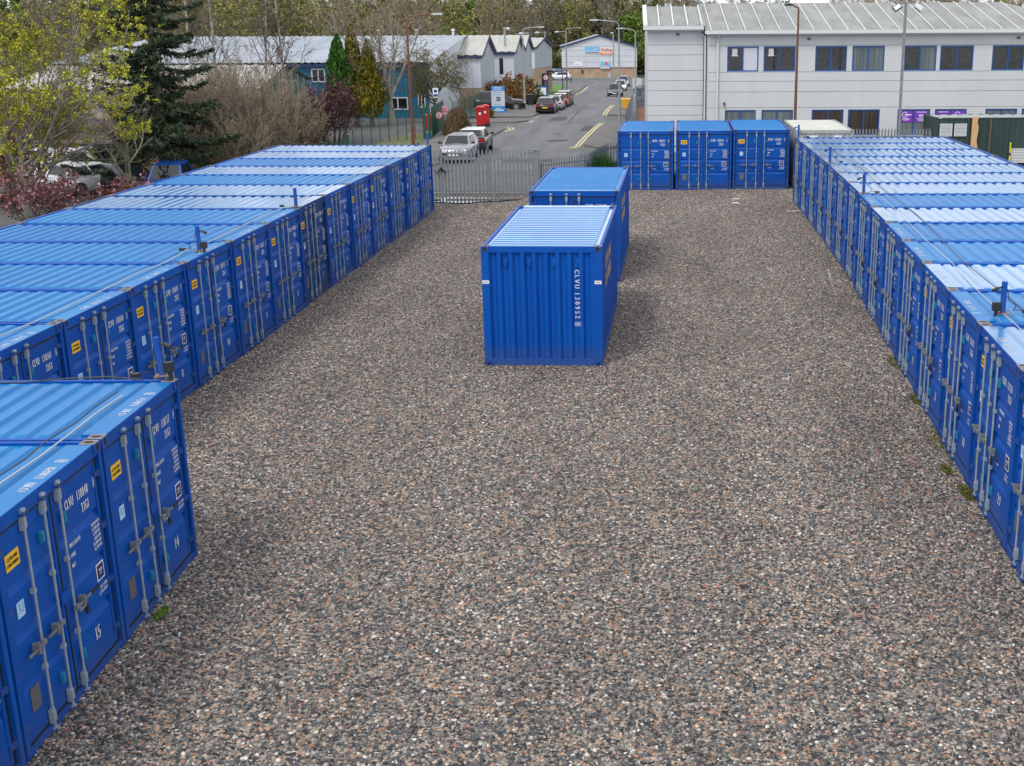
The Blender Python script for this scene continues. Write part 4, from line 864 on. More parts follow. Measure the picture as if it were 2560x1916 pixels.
for leaf, (a, b, ang) in enumerate(((0, 1.75, 0), (1.95, 5.75, .012))):
    q = MB(); n = int((b-a)/.168)
    for i in range(n):
        x = a+.1+(i+.5)*(b-a-.2)/n; w_ = .042
        for s in (-1, 1): q.add([(x, -.044, .05), (x+s*w_, -.03, .05), (x+s*w_, -.03, 1.84), (x+s*w_*.9, -.034, 1.93), (x+s*.006, -.042, 2.02), (x, -.044, 2.02)], [(0, 1, 2, 3, 4, 5)])
    q.build('pale_panel', m_galv, gt, fix=False)
    q = MB(); q.box(a, b, -.028, .03, 1.58, 1.67); q.box(a, b, -.028, .03, .22, .31); q.box(a, a+.07, -.029, .031, .06, 1.75); q.box(b-.07, b, -.029, .031, .06, 1.75)
    if leaf: q.box((a+b)/2-.04, (a+b)/2+.04, -.027, .029, .31, 1.58)
    q.build('leaf_frame', m_galv, gt, fix=False)
q = MB(); q.box(1.68, 2.02, -.10, -.045, .9, 1.0); q.box(1.80, 1.90, -.09, -.035, .0, 2.05); q.box(1.45, 2.25, -.075, -.046, 1.12, 1.17); q.build('drop_bolt', m_galv, gt, fix=False)
q = MB(); q.prism([(1.62, 1.02), (1.85, 1.30), (2.08, 1.02), (2.0, 1.02), (1.85, 1.18), (1.70, 1.02)], 'y', -.17, -.11); q.build('lock_cover', m_black, gt)
q = MB(); q.box(5.76, 5.98, -.06, .16, -.1, 1.98); q.box(5.73, 6.01, -.09, .19, 1.981, 2.0); q.build('gate_post', m_galv, gt, fix=False)
q = MB(); q.box(-.12, .0, -.06, .1, -.1, 1.98); q.build('gate_post', m_galv, gt, fix=False)
q = MB(); q.box(-9.6, -3.9, 52.75, 52.95, -.02, .10); tag(q.build('kerb', m_kerbs), kind='structure')
palisade('palisade_fence', 'grey palisade fence with broom growing behind, between gate and blue containers', [(-3.75, 52.9), (-1.85, 55.1), (-1.1, 60.3), (.2, 61.0), (2.8, 61.3)], 1.50, m_galv)
palisade('palisade_fence', 'grey palisade fence along the right-hand pavement beside the yellow bin', [(-.25, 76), (.05, 90), (.38, 104)], 1.65, m_galv)
palisade('palisade_fence', 'grey palisade fence in front of the office, behind the right row roofs', [(9.9, 61.6), (15.1, 61.6)], 2.0, m_galv)
palisade('railing_fence', 'pale grey railing fence receding beside the red soil bank', [(.45, 101), (.75, 121), (1.05, 140)], 1.45, m_lfence, pale=.3)
palisade('palisade_fence', 'dark blue palisade fence next to the left corner of the office', [(.82, 114), (3.6, 117)], 2.0, m_bfence)
palisade('palisade_fence', 'green palisade fence carrying round and pink signs beside the dead bush', [(-12.95, 81.2), (-13.35, 89.6)], 2.0, m_gfence)
def cranked(label, a, b, n, h=1.75):
    t = thing('mesh_fence', label, 'fence', (a[0], a[1], 0))
    for i in range(n):
        f = i/(n-1); x = (b[0]-a[0])*f; y = (b[1]-a[1])*f; z = gz(a[0]+x, a[1]+y)
        q = MB(); q.path([Vector((x, y, z-.1)), Vector((x, y, z+h)), Vector((x-.24, y-.12, z+h+.36))], .032, 6); q.build('post', m_gfence, t)
    q = MB(); d = Vector((b[0]-a[0], b[1]-a[1], 0)); ln = d.length; k = int(ln/.085)
    for i in range(k):
        f = i/k; x, y = d.x*f, d.y*f; z = gz(a[0]+x, a[1]+y); q.cyl((x, y, z), (x, y, z+h), .0035, n=3, cap=False)
    for j in range(12):
        for i in range(6):
            p = [Vector((d.x*f, d.y*f, gz(a[0]+d.x*f, a[1]+d.y*f)+.05+j*(h-.08)/11)) for f in (i/6, (i+1)/6)]; q.cyl(p[0], p[1], .0035, n=3, cap=False)
    for j in range(3):
        for i in range(6):
            p = [Vector((d.x*f-.08*(j+1), d.y*f-.04*(j+1), gz(a[0]+d.x*f, a[1]+d.y*f)+h+.12*(j+1))) for f in (i/6, (i+1)/6)]; q.cyl(p[0], p[1], .004, n=3, cap=False)
    q.build('wire_mesh', m_gfence, t, fix=False); return t
cranked('green wire mesh fence with cranked posts in front of the cypresses', (-17.2, 77.0), (-13.4, 80.8), 9)
cranked('green wire mesh fence with cranked posts behind the red post boxes', (-12.9, 91.2), (-12.2, 103), 6)
t = thing('gate_post', 'tall dark green gate post left of the rusty lamp post', 'gate post', (-17.5, 76.6, gz(-17.5, 76.6)))
q = MB(); q.box(-.10, .10, -.10, .10, -.1, 1.45); q.box(-.12, .12, -.12, .12, 1.451, 1.48); q.build('post', m_gfence, t, fix=False)
for dx, lb in ((0, 'left'), (.26, 'right')):
    t = thing('gate_post', f'dark green gate post near the red bin, {lb} one of the pair', 'gate post', (-13.3+dx, 80.8, 0)); q = MB(); q.box(-.06, .06, -.06, .06, -.1, 2.2); q.box(-.07, .07, -.07, .07, 2.201, 2.22); q.build('post', m_gfence, t, fix=False)
t = thing('rail_fence', 'low green rail fence behind the far left row roofs', 'fence', (-22, 76.4, gz(-22, 76.4)))
q = MB(); q.box(0, 4.4, -.03, .03, .93, .99); q.build('rail', m_gfence, t, fix=False); q = MB(); q.box(0, 4.4, -.02, .02, .3, .35); q.build('rail', m_gfence, t, fix=False)
for x in (0, 1.45, 2.9): q = MB(); q.box(x, x+.08, -.04, .04, -.1, 1.05); q.build('post', m_gfence, t, fix=False)
q = MB()
for i in range(36): q.cyl((.1+i*.12, 0, .36), (.1+i*.12, 0, .93), .008, n=4, cap=False)
q.build('bar_panel', m_gfence, t, fix=False)
for lab, (x, y, z), r_, round_ in (('round white sign with red ring on the green palisade fence', (-12.98, 84.5, 1.25), .28, 1), ('pale pink rectangular notice on the green palisade fence', (-13.15, 88.2, 1.35), .22, 0)):
    q = MB(); MX = Matrix.Translation((x+.08, y-.1, z)) @ Matrix.Rotation(R(25), 4, 'Z')
    if round_:
        for rr, mi, d in ((r_, 0, 0), (r_*.74, 1, -.006)):
            q.add([(rr*math.cos(2*math.pi*i/18), d-.012, rr*math.sin(2*math.pi*i/18)) for i in range(18)]+[(rr*math.cos(2*math.pi*i/18), d, rr*math.sin(2*math.pi*i/18)) for i in range(18)], [tuple(range(18)), *[(i, (i+1) % 18, 18+(i+1) % 18, 18+i) for i in range(18)]], mi, MX)
        q.box(-.03, .03, -.024, -.019, -.13, .13, 0, MX)
    else: q.box(-r_, r_, -.012, 0, -.32, .32, 2, MX); q.box(-r_*.7, r_*.7, -.016, -.0121, .05, .12, 0, MX); q.box(-r_*.7, r_*.7, -.016, -.0121, -.12, -.06, 0, MX)
    tag(q.build('fence_sign', [M('sign_red', (.55, .03, .04), .5), m_white, M('sign_pink', (.62, .38, .42), .5)], None, fix=False), lab, 'sign')
# ---------------------------------------------------------------- lamps and masts
m_lampwhite = M('lamp_head_paint', (.50, .53, .55), .4)
def street_lamp(label, x, y, top, arm, mat, rbase=.085, rtop=.05, group='street lamps', headm=None, bend=.35, dy=0, hl=.75):
    t = thing('street_lamp', label, 'street lamp', (x, y, gz(x, y)), 0, group); h = top-gz(x, y); s = 1 if arm > 0 else -1
    q = MB(); q.cyl((0, 0, -.1), (0, 0, 1.3), rbase*1.25, n=10); q.cyl((0, 0, 1.3), (0, 0, 1.42), rbase*1.25, rbase, n=10); q.cyl((0, 0, 1.42), (0, 0, h-bend), rbase, rtop, n=10); q.build('pole', mat, t, smooth=False)
    q = MB(); pts = [Vector((s*bend*(1-math.cos(a)), dy*(1-math.cos(a))*bend, h-bend+bend*math.sin(a))) for a in np.linspace(0, math.pi/2, 6)]; e = Vector((arm-s*hl*.9, dy*abs(arm), h+.10)); q.path(pts+[e], rtop*.85, 8); q.build('arm', mat, t)
    q = MB(); x0, x1 = sorted((e.x, arm)); q.prism([(x0, h+.06), (x0+.06, h+.15), (x1-.1, h+.17), (x1, h+.11), (x1-.05, h+.05)], 'y', -.13+e.y, .13+e.y); q.build('lamp_head', headm or m_lampwhite, t)
    return t
street_lamp('tall rusty red street lamp by the bare tree left of the road', -13.12, 75.07, 7.65, 2.15, m_rustpole, group='rusty red street lamps')
street_lamp('rusty red street lamp in front of the white office', 8.75, 65, 7.9, -.75, m_rustpole, group='rusty red street lamps', bend=.15, hl=.5, headm=m_black)
street_lamp('grey street lamp beside the blue totem sign, arm to the right', -9.2, 110.4, 6.9, 1.9, m_pole)
street_lamp('tallest grey street lamp on the right pavement, arm to the left', -.66, 92, 7.35, -2.15, m_pole)
street_lamp('grey street lamp beside the pale railing fence, arm to the left', .63, 108, 6.75, -1.65, m_pole)
street_lamp('grey street lamp on the grass corner before the gabled hall', -10.1, 205, 6.8, 2.5, m_pole)
def camera_pole(label, x, y, top, arm, head='camera'):
    t = thing('lamp_pole', label, 'pole', (x, y, gz(x, y)), 0, 'poles between the industrial units'); h = top-gz(x, y)
    q = MB(); q.cyl((0, 0, -.1), (0, 0, h), .14, .11, n=8); q.build('pole', m_pole, t)
    q = MB(); q.cyl((0, 0, h-.15), (arm*.75, 0, h-.12), .05, n=6); q.build('arm', m_pole, t)
    q = MB(); q.sphere((arm, 0, h-.2), .24 if head == 'camera' else .42, .2, .16, m=0); q.build('head', m_lampwhite, t, smooth=True); return t
camera_pole('pale pole with a small dome head in front of the nearest double-gabled unit', -13.28, 136, 7.05, .38)
camera_pole('pale lamp pole behind the roofs of the double-gabled unit', -13.6, 172, 6.4, -.9, 'l')
camera_pole('pale lamp pole in front of the farthest angled unit', -12.9, 196, 6.4, -1.2, 'l')
camera_pole('pale lamp pole left of the gabled hall with longer arm', -10.9, 222, 6.4, -1.6, 'l')
camera_pole('slim pale pole in front of the gabled hall', -2.76, 236, 6.1, -.3)
mt = thing('floodlight_mast', 'grey steel mast with two black floodlights at the yard fence', 'floodlight mast', (13.36, 61, 0))
q = MB(); q.box(-.06, .06, -.06, .06, -.1, 8.03); q.build('mast', m_galv, mt, fix=False)
q = MB(); q.box(-.55, .7, -.03, .03, 7.95, 8.01); q.build('crossarm', m_galv, mt, fix=False)
for x, s in ((-.42, -1), (.58, 1)):
    q = MB(); MX = Matrix.Translation((x, -.1, 7.78)) @ Matrix.Rotation(R(35*s), 4, 'Y') @ Matrix.Rotation(R(-25), 4, 'X'); q.box(-.20, .20, -.09, .05, -.13, .13, 0, MX); q.box(-.16, .16, -.097, -.091, -.10, .10, 1, MX); q.box(-.22, -.2, -.03, .02, -.02, .2, 0, MX); q.box(.2, .22, -.03, .02, -.02, .2, 0, MX); q.build('floodlight', [m_black if s < 0 else m_lampwhite, m_louv], mt, fix=False)
# ---------------------------------------------------------------- street furniture
m_postred = M('post_box_red', (.50, .012, .018), .35)
for k, (x, y) in enumerate(((-10.52, 88.1), (-10.32, 89.7))):
    z = gz(x, y)+.11; t = thing('post_box', ['red pillar post box nearest the camera beside the green fence', 'red pillar post box just behind the nearer one'][k], 'post box', (x, y, z), 0, 'pair of red post boxes')
    q = MB(); q.cyl((0, 0, 0), (0, 0, .22), .31, n=20); q.build('base', m_black, t)
    q = MB(); q.cyl((0, 0, .221), (0, 0, 1.38), .275, n=20); q.build('body', m_postred, t)
    q = MB(); q.cyl((0, 0, 1.381), (0, 0, 1.45), .325, n=20); q.cyl((0, 0, 1.451), (0, 0, 1.54), .315, .14, n=20); q.build('cap', m_postred, t)
    q = MB(); q.box(-.11, .11, -.285, -.27, 1.17, 1.2); q.build('slot', m_black, t, fix=False)
    q = MB(); q.box(-.07, .07, -.285, -.268, .93, 1.1); q.build('collection_plate', m_white, t, fix=False)
ts = thing('totem_sign', 'tall blue and white totem sign with small dark square emblem', 'sign', (-11.55, 105, gz(-11.5, 105)+.1), R(4))
q = MB(); q.box(0, 1.12, 0, .14, 0, 2.16); q.build('panel', m_lace, ts, fix=False)
m_signblue = M('sign_blue', (.02, .23, .62), .45); m_dteal = M('dark_teal', (.012, .07, .09), .5)
q = MB(); q.box(.004, 1.116, -.012, -.001, 1.80, 2.155, 0); q.box(.004, 1.116, -.012, -.001, .005, .53, 0)
for i in range(7): q.box(.22+i*.10, .22+i*.10+.08, -.016, -.0121, 2.0, 2.07, 1)
for i in range(6): q.box(.2+i*.12, .2+i*.12+.09, -.016, -.0121, 1.87, 1.92, 1)
for i in range(5): q.box(.35+i*.09, .35+i*.09+.07, -.016, -.0121, .30, .37, 1)
for i in range(9): q.box(.12+i*.1, .12+i*.1+.085, -.016, -.0121, .13, .24, 1)
q.build('band', [m_signblue, m_white], ts, fix=False)
q = MB(); q.box(.42, .74, -.012, -.001, .97, 1.29, 0); lettering(q, 'be', .15, front(.58, 1.07, -.014), .8, 1, align=.5, bold=.006); q.build('emblem', [m_dteal, m_white], ts, fix=False)
q = MB()
for z, a, b, mi in ((1.68, .15, .95, 1), (1.60, .18, .5, 1), (1.46, .1, .32, 0), (1.46, .4, .8, 0), (.86, .3, .6, 1), (.66, .2, .5, 0), (.66, .55, .9, 1)): q.box(a, b, -.006, -.001, z-.025, z+.03, mi)
q.build('small_print', [m_ltblue, m_gclad], ts, fix=False)
q = MB(); q.box(-.1, 1.22, -.12, .26, -.12, -.001); q.build('plinth', m_kerbs, ts, fix=False)
def bin_(name, label, x, y, w_, d_, h_, mat, lid, z=None):
    t = thing(name, label, 'bin', (x, y, gz(x, y) if z is None else z)); q = MB(); q.add([(-w_*.43, -d_*.43, .08), (w_*.43, -d_*.43, .08), (w_*.43, d_*.43, .08), (-w_*.43, d_*.43, .08), (-w_/2, -d_/2, h_), (w_/2, -d_/2, h_), (w_/2, d_/2, h_), (-w_/2, d_/2, h_)], [(0, 3, 2, 1), (4, 5, 6, 7), (0, 1, 5, 4), (1, 2, 6, 5), (2, 3, 7, 6), (3, 0, 4, 7)]); q.build('body', mat, t, fix=False)
    q = MB(); q.prism([(-d_*.55, h_+.003), (d_*.52, h_+.003), (d_*.5, h_+.06), (0, h_+.10), (-d_*.5, h_+.05)], 'x', -w_*.54, w_*.54); q.build('lid', lid, t)
    for s in (-1, 1): q = MB(); q.cyl((s*w_*.4-.03, d_*.36, .08), (s*w_*.4+.03, d_*.36, .08), .08, n=10); q.build('wheel', m_black, t)
    return t
m_redbin = M('red_bin_plastic', (.36, .012, .03), .5)
bin_('wheelie_bin', 'red wheelie bin standing behind the green fence', -14.3, 88.2, .62, .72, 1.0, m_redbin, m_redbin)
m_grit = M('grit_bin_yellow', (.70, .36, .015), .5)
bin_('grit_bin', 'yellow grit bin on the right pavement behind the grey fence', -.1, 109, .95, .8, .85, m_grit, m_grit, gz(0, 109)+.11)
bin_('litter_bin', 'black litter bin beside the shrubs and totem sign', -9.15, 116.5, .48, .48, 1.0, m_black, m_black, gz(-9, 116)+.11)
t = thing('bus_stop_sign', 'small white and blue sign on a thin pole before the weeping tree', 'sign', (-14.15, 91.5, 0)); q = MB(); q.cyl((0, 0, 0), (0, 0, 2.75), .03); q.build('pole', m_galv, t); q = MB(); q.box(-.2, .2, -.03, -.031-.005, 2.05, 2.75); q.box(-.17, .17, -.042, -.0365, 2.12, 2.3, 1); q.box(-.12, .12, -.042, -.0365, 2.42, 2.62, 1); q.build('plate', [m_white, m_frame], t, fix=False)
t = thing('speed_sign', 'round speed limit sign with red ring by the shrubs', 'sign', (-9.9, 150, gz(-9.9, 150))); q = MB(); q.cyl((0, 0, 0), (0, 0, 2.6), .04); q.build('pole', m_galv, t)
q = MB(); q.cyl((0, -.05, 2.35), (0, -.07, 2.35), .34, n=20, m=0); q.cyl((0, -.071, 2.35), (0, -.08, 2.35), .25, n=20, m=1); lettering(q, '10', .22, front(0, 2.24, -.085), .7, 2, align=.5, bold=.015); q.build('disc', [m_postred, m_white, m_black], t, fix=False)
t = thing('name_board', 'white board with blue frame among the shrubs', 'sign', (-9.6, 128, gz(-9.6, 128))); q = MB(); q.box(0, 1.25, 0, .08, .7, 1.7, 0); q.box(.08, 1.17, -.006, -.001, .78, 1.5, 1); q.box(.15, .6, -.012, -.0061, 1.2, 1.42, 2); q.build('board', [m_frame, m_white, m_purp], t, fix=False)
for x in (.05, 1.15): q = MB(); q.box(x, x+.08, .01, .07, -.1, .699); q.build('leg', m_frame, t, fix=False)
t = thing('skip_unit', 'pale grey plant housing by the fence beyond the office corner', 'plant housing', (1.15, 160, gz(1, 160))); q = MB(); q.box(-.6, .6, -.5, .5, .9, 2.1); q.build('housing', m_lampwhite, t, fix=False); q = MB(); q.box(-.5, .5, -.4, .4, -.1, .899); q.build('stand', m_plate, t, fix=False)
# ---------------------------------------------------------------- vehicles
CARM = {}
def car_paint(c):
    if c not in CARM: CARM[c] = M('car_paint', c, .25, .2, coat=.6)
    return CARM[c]
m_tyre = M('tyre', (.014, .014, .014), .8); m_rim = M('alloy_rim', (.34, .35, .36), .3, .8); m_lens = M('headlight_lens', (.65, .68, .70), .15); m_tail = M('tail_light', (.40, .012, .015), .2)
m_pw = M('white_number_plate', (.75, .75, .72), .4); m_py = M('yellow_number_plate', (.80, .55, .02), .4)
def car(label, x, y, rz, paint, L_=4.2, W=1.78, H=1.48, kind='hatch', roof=None, group=None, z=None, tail=None, name='parked_car'):
    """local +x is the front of the car"""
    t = thing(name, label, 'van' if kind == 'van' else 'car', (x, y, gz(x, y)+.01 if z is None else z), rz, group)
    P = car_paint(paint); h2 = L_/2; hb = {'hatch': .93, 'suv': 1.02, 'van': 1.0, 'estate': .95, 'mini': .95}[kind]; w = W/2
    hood = hb-.06; nose = {'suv': .82, 'mini': .78}.get(kind, .70)
    ra = -h2+.02
    st = [(-h2, .40, .74*w/.9, hb-.22), (-h2+.06, .30, .93*w, hb-.10), (-h2+.28, .22, w, hb-.0), (-h2+.8, .20, w, hb), (0, .20, w, hb), (h2*.42, .20, w, hb-.0), (h2*.60, .20, w*.99, hood), (h2*.82, .21, w*.96, nose+.10), (h2-.14, .24, w*.88, nose), (h2-.03, .32, w*.76, nose-.13), (h2, .42, w*.64, nose-.24)]
    q = MB(); ring = []
    for (sx, zb, hw, zt) in st:
        ring.append([(sx, -hw*.90, zb), (sx, -hw, zb+.14), (sx, -hw*1.0, .62), (sx, -hw*.975, zt-.10), (sx, -hw*.87, zt-.015), (sx, 0, zt+.02), (sx, hw*.87, zt-.015), (sx, hw*.975, zt-.10), (sx, hw*1.0, .62), (sx, hw, zb+.14), (sx, hw*.90, zb)])
    n = 11; q.add([p for r_ in ring for p in r_], [(i*n+j, (i+1)*n+j, (i+1)*n+(j+1) % n, i*n+(j+1) % n) for i in range(len(st)-1) for j in range(n)]+[tuple(range(n)), tuple((len(st)-1)*n+j for j in range(n))[::-1]])
    q.build('body', P, t, smooth=True)
    # cabin: base ring on the beltline, roof ring above
    fb, ft, rt, rb = {'hatch': (h2*.50, h2*.10, -h2+.55, -h2+.20), 'suv': (h2*.48, h2*.12, -h2+.42, -h2+.14), 'estate': (h2*.46, h2*.06, -h2+.45, -h2+.15), 'mini': (h2*.44, h2*.16, -h2+.42, -h2+.12), 'van': (h2*.62, h2*.30, -h2+.12, -h2+.03)}[kind]
    zb = hb-.03; zr = H
    Bp = [(rb, -w*.93, zb), (fb, -w*.90, zb-.03), (fb, w*.90, zb-.03), (rb, w*.93, zb)]; Tp = [(rt, -w*.70, zr-.03), (ft, -w*.70, zr-.03), (ft, w*.70, zr-.03), (rt, w*.70, zr-.03)]
    q = MB(); q.add(Bp+Tp, [(0, 1, 5, 4), (1, 2, 6, 5), (2, 3, 7, 6), (3, 0, 4, 7), (4, 5, 6, 7)]); q.build('cabin', P, t)
    q = MB(); c_ = (ft+rt)/2; q.add([(rt-.03, -w*.71, zr-.032), (ft+.03, -w*.71, zr-.032), (ft+.03, w*.71, zr-.032), (rt-.03, w*.71, zr-.032), (rt+.06, -w*.60, zr+.02), (ft-.08, -w*.60, zr+.02), (ft-.08, w*.60, zr+.02), (rt+.06, w*.60, zr+.02)], [(0, 1, 5, 4), (1, 2, 6, 5), (2, 3, 7, 6), (3, 0, 4, 7), (4, 5, 6, 7), (0, 3, 2, 1)]); q.build('roof', car_paint(roof) if roof else P, t)
    def quad(a, b, c, d, f0, f1, g0, g1, nm, mt=m_glass):   # a-b bottom, d-c top; inset window pane, proud of the cabin
        a, b, c, d = map(Vector, (a, b, c, d)); nn = (b-a).cross(d-a).normalized()*.008
        P_ = lambda u, v: (a*(1-u)+b*u)*(1-v)+(d*(1-u)+c*u)*v
        k = [P_(f0, g0), P_(f1, g0), P_(f1, g1), P_(f0, g1)]; m_ = MB(); m_.add([p+nn for p in k]+[p-nn for p in k], [(0, 1, 2, 3), (4, 7, 6, 5), (0, 4, 5, 1), (1, 5, 6, 2), (2, 6, 7, 3), (3, 7, 4, 0)]); m_.build(nm, mt, t, fix=False)
    quad(Bp[1], Bp[2], Tp[2], Tp[1], .06, .94, .06, .95, 'windscreen'); quad(Bp[3], Bp[0], Tp[0], Tp[3], .08, .92, .22 if kind != 'van' else .4, .93, 'rear_window')
    for A, B, C_, D in ((Bp[0], Bp[1], Tp[1], Tp[0]), (Bp[2], Bp[3], Tp[3], Tp[2])):
        fwd = A is Bp[0]
        sp = [(.10, .48), (.52, .90)] if kind != 'van' else ([(.66, .93)] if fwd else [(.07, .34)])
        for u0, u1 in sp: quad(A, B, C_, D, u0, u1, .14, .90, 'side_window')
    r = .335 if kind in ('suv', 'van') else .31
    for sx in (-h2+.78, h2-.82):
        for s in (-1, 1):
            a = MB(); a.cyl((sx, s*(w-.19), r), (sx, s*(w+.012), r), r, n=18); wo = a.build('wheel', m_tyre, t)
            a = MB(); a.cyl((sx, s*(w+.013), r), (sx, s*(w+.022), r), r*.66, n=14)
            a.build('rim', m_rim, wo)
            a = MB(); a.cyl((sx, s*(w-.02), r+.02), (sx, s*(w+.006), r+.02), r*1.17, n=18); a.build('wheel_arch', m_black, t)
    for s in (-1, 1):
        a = MB(); a.sphere((h2-.15, s*w*.70, nose-.12), .13, .16, .075, m=0); a.build('headlight', m_lens, t, smooth=True)
        a = MB(); a.box(-h2+.0, -h2+.12, *sorted((s*w*.52, s*w*.90)), hb-.27, hb-.10); a.build('tail_light', m_tail, t, fix=False)
        a = MB(); a.sphere((fb-.14, s*(w+.08), hb+.06), .07, .11, .075, m=0); a.cyl((fb-.14, s*(w-.06), hb), (fb-.14, s*(w+.05), hb+.03), .025, n=6); a.build('wing_mirror', P if kind != 'mini' else m_black, t, smooth=True)
    a = MB(); a.box(h2-.05, h2+.015, -w*.42, w*.42, .40, .52); a.build('grille', m_black, t, fix=False)
    a = MB(); a.box(h2+.016, h2+.028, -.26, .26, .40, .51); a.build('front_plate', m_pw, t, fix=False)
    a = MB(); a.box(-h2-.025, -h2-.002, -.26, .26, .56, .68); a.build('rear_plate', m_py, t, fix=False)
    a = MB(); a.box(-h2-.02, -h2+.1, -w*.80, w*.80, .30, .42); a.build('bumper', m_black, t, fix=False)
    return t
F_, B_ = R(-90), R(90)     # facing the camera, facing away
WHITE, SILV, DK, BLK, RED, BLU = (.72, .73, .74), (.36, .39, .42), (.035, .04, .05), (.010, .010, .013), (.22, .010, .022), (.012, .09, .42)
car('silver small hatchback facing the camera just outside the gate', -9.25, 67.2, F_+R(-3), (.26, .27, .30), 3.7, 1.68, 1.38, 'mini')
car('dark small hatchback with white roof, behind the silver one at the gate', -8.95, 72.0, B_+R(-2), (.03, .035, .06), 3.7, 1.68, 1.38, 'mini', roof=WHITE, z=.02)
car('black estate car showing red tail lights and yellow plate, first of the left kerb line', -6.95, 106.1, B_+R(-2), BLK, 4.5, 1.88, 1.58, 'suv', roof=SILV).scale = (.84, .84, .84)
car('pale silver car parked second in the left kerb line', -6.5, 110.9, B_+R(-2), SILV, 4.2, 1.8, 1.5).scale = (.84, .84, .84)
car('dark red car parked third in the left kerb line', -6.3, 116.4, B_+R(-2), RED, 4.2, 1.8, 1.5, roof=WHITE).scale = (.84, .84, .84)
car('dark car with pale roof parked last in the left kerb line', -6.2, 121.3, B_+R(-2), DK, 4.3, 1.85, 1.62, 'suv', roof=WHITE).scale = (.84, .84, .84)
car('dark grey car nearest the camera in the right kerb line', -1.6, 155, F_+R(-2), (.06, .065, .075), 4.3, 1.82, 1.5)
car('white car parked second in the right kerb line', -1.15, 190, F_+R(-2), WHITE, 4.4, 1.85, 1.55)
car('silver car parked last in the right kerb line', -.75, 209, F_+R(-2), SILV, 4.4, 1.85, 1.6)
car('black sports utility car parked behind the blue totem sign', -11.4, 110.4, R(2), BLK, 4.6, 1.9, 1.62, 'suv')
car('white hatchback parked side-on in front of the gabled hall', -12.85, 234, math.pi, WHITE, 4.4, 1.8, 1.55)
car('white people carrier parked behind the white hatchback', -15.9, 238.2, math.pi+R(12), WHITE, 4.8, 1.85, 1.75, 'estate')
car('dark grey car parked left of the white hatchback', -17.2, 236, math.pi+R(168), (.05, .06, .075), 4.2, 1.8, 1.45)
car('teal car at the left corner of the gabled hall', -14.6, 244, math.pi, (.02, .30, .42), 4.2, 1.8, 1.75)
car('red car half hidden behind the white people carrier', -14.5, 240.3, math.pi, (.50, .02, .03), 3.8, 1.75, 1.6)
car('bright blue car facing the camera under the left-hand trees', -22.4, 59.6, F_+R(8), BLU, 4.2, 1.8, 1.55, z=None)
car('white estate car with red tail lights among the blossom on the left', -26.7, 61.0, R(60), WHITE, 4.4, 1.8, 1.5, 'estate')
car('black car beside the white estate under the trees', -24.8, 60.5, R(-35), BLK, 4.2, 1.8, 1.45)
car('silver car at the far left under the blossom tree', -29.3, 58.2, R(20), SILV, 4.2, 1.8, 1.45)
car('white van behind the trees at the far left', -28.8, 64.0, R(10), WHITE, 4.8, 1.9, 1.9, 'van')
car('pale car behind the bare bushes beside the brick building', -18.7, 63.6, F_, SILV, 4.2, 1.8, 1.45)
# ---------------------------------------------------------------- a pedestrian by the white car
def person(label, x, y, rz):
    J = {'pel': (0, 0, .95), 'wst': (0, 0, 1.10), 'chs': (0, -.01, 1.32), 'nek': (0, 0, 1.48), 'hd1': (0, -.02, 1.58), 'hd2': (0, -.01, 1.70)}
    ed = [('pel', 'wst'), ('wst', 'chs'), ('chs', 'nek'), ('nek', 'hd1'), ('hd1', 'hd2')]; rad = {'pel': .15, 'wst': .13, 'chs': .165, 'nek': .055, 'hd1': .085, 'hd2': .09}
    for s, n_ in ((-1, 'a'), (1, 'b')):
        fw = .16*s
        J.update({'hip'+n_: (.09*s, 0, .88), 'kne'+n_: (.10*s, -.06-fw*.4, .50), 'ank'+n_: (.10*s, .02-fw, .09), 'toe'+n_: (.11*s, -.13-fw, .04), 'sho'+n_: (.19*s, 0, 1.40), 'elb'+n_: (.25*s, .04, 1.13), 'wri'+n_: (.23*s, -.06+fw*.5, .90), 'hnd'+n_: (.22*s, -.09+fw*.5, .82)})
        ed += [('pel', 'hip'+n_), ('hip'+n_, 'kne'+n_), ('kne'+n_, 'ank'+n_), ('ank'+n_, 'toe'+n_), ('chs', 'sho'+n_), ('sho'+n_, 'elb'+n_), ('elb'+n_, 'wri'+n_), ('wri'+n_, 'hnd'+n_)]
        rad.update({'hip'+n_: .095, 'kne'+n_: .07, 'ank'+n_: .05, 'toe'+n_: .04, 'sho'+n_: .07, 'elb'+n_: .05, 'wri'+n_: .038, 'hnd'+n_: .04})
    ks = list(J); me = bpy.data.meshes.new('person'); me.from_pydata([J[k] for k in ks], [(ks.index(a), ks.index(b)) for a, b in ed], [])
    o = link('person', me); md = o.modifiers.new('s', 'SKIN'); o.modifiers.new('u', 'SUBSURF').levels = 1
    for i, k in enumerate(ks): me.skin_vertices[0].data[i].radius = (rad[k], rad[k])
    me.skin_vertices[0].data[0].use_root = True
    bpy.context.view_layer.update(); m2 = bpy.data.meshes.new_from_object(o.evaluated_get(bpy.context.evaluated_depsgraph_get())); o.modifiers.clear(); o.data = m2
    for mt_ in (M('denim', (.03, .07, .20), .8), M('pale_top', (.60, .45, .50), .8), M('skin', (.45, .27, .19), .6), M('hair', (.05, .03, .02), .8), M('shoe', (.03, .03, .03), .6)): m2.materials.append(mt_)
    for p in m2.polygons:
        c = p.center; p.use_smooth = True
        p.material_index = 4 if c.z < .09 else 3 if c.z > 1.66 or (c.z > 1.52 and c.y > .02) else 2 if c.z > 1.47 or (abs(c.x) > .17 and c.z < .93) else 1 if c.z > .97 or abs(c.x) > .19 else 0
    o.location = (x, y, gz(x, y)+.12); o.rotation_euler = (0, 0, rz); tag(o, label, 'person'); return o
person('person in blue jeans and pale top walking past the white hatchback', -10.0, 218.4, R(40))
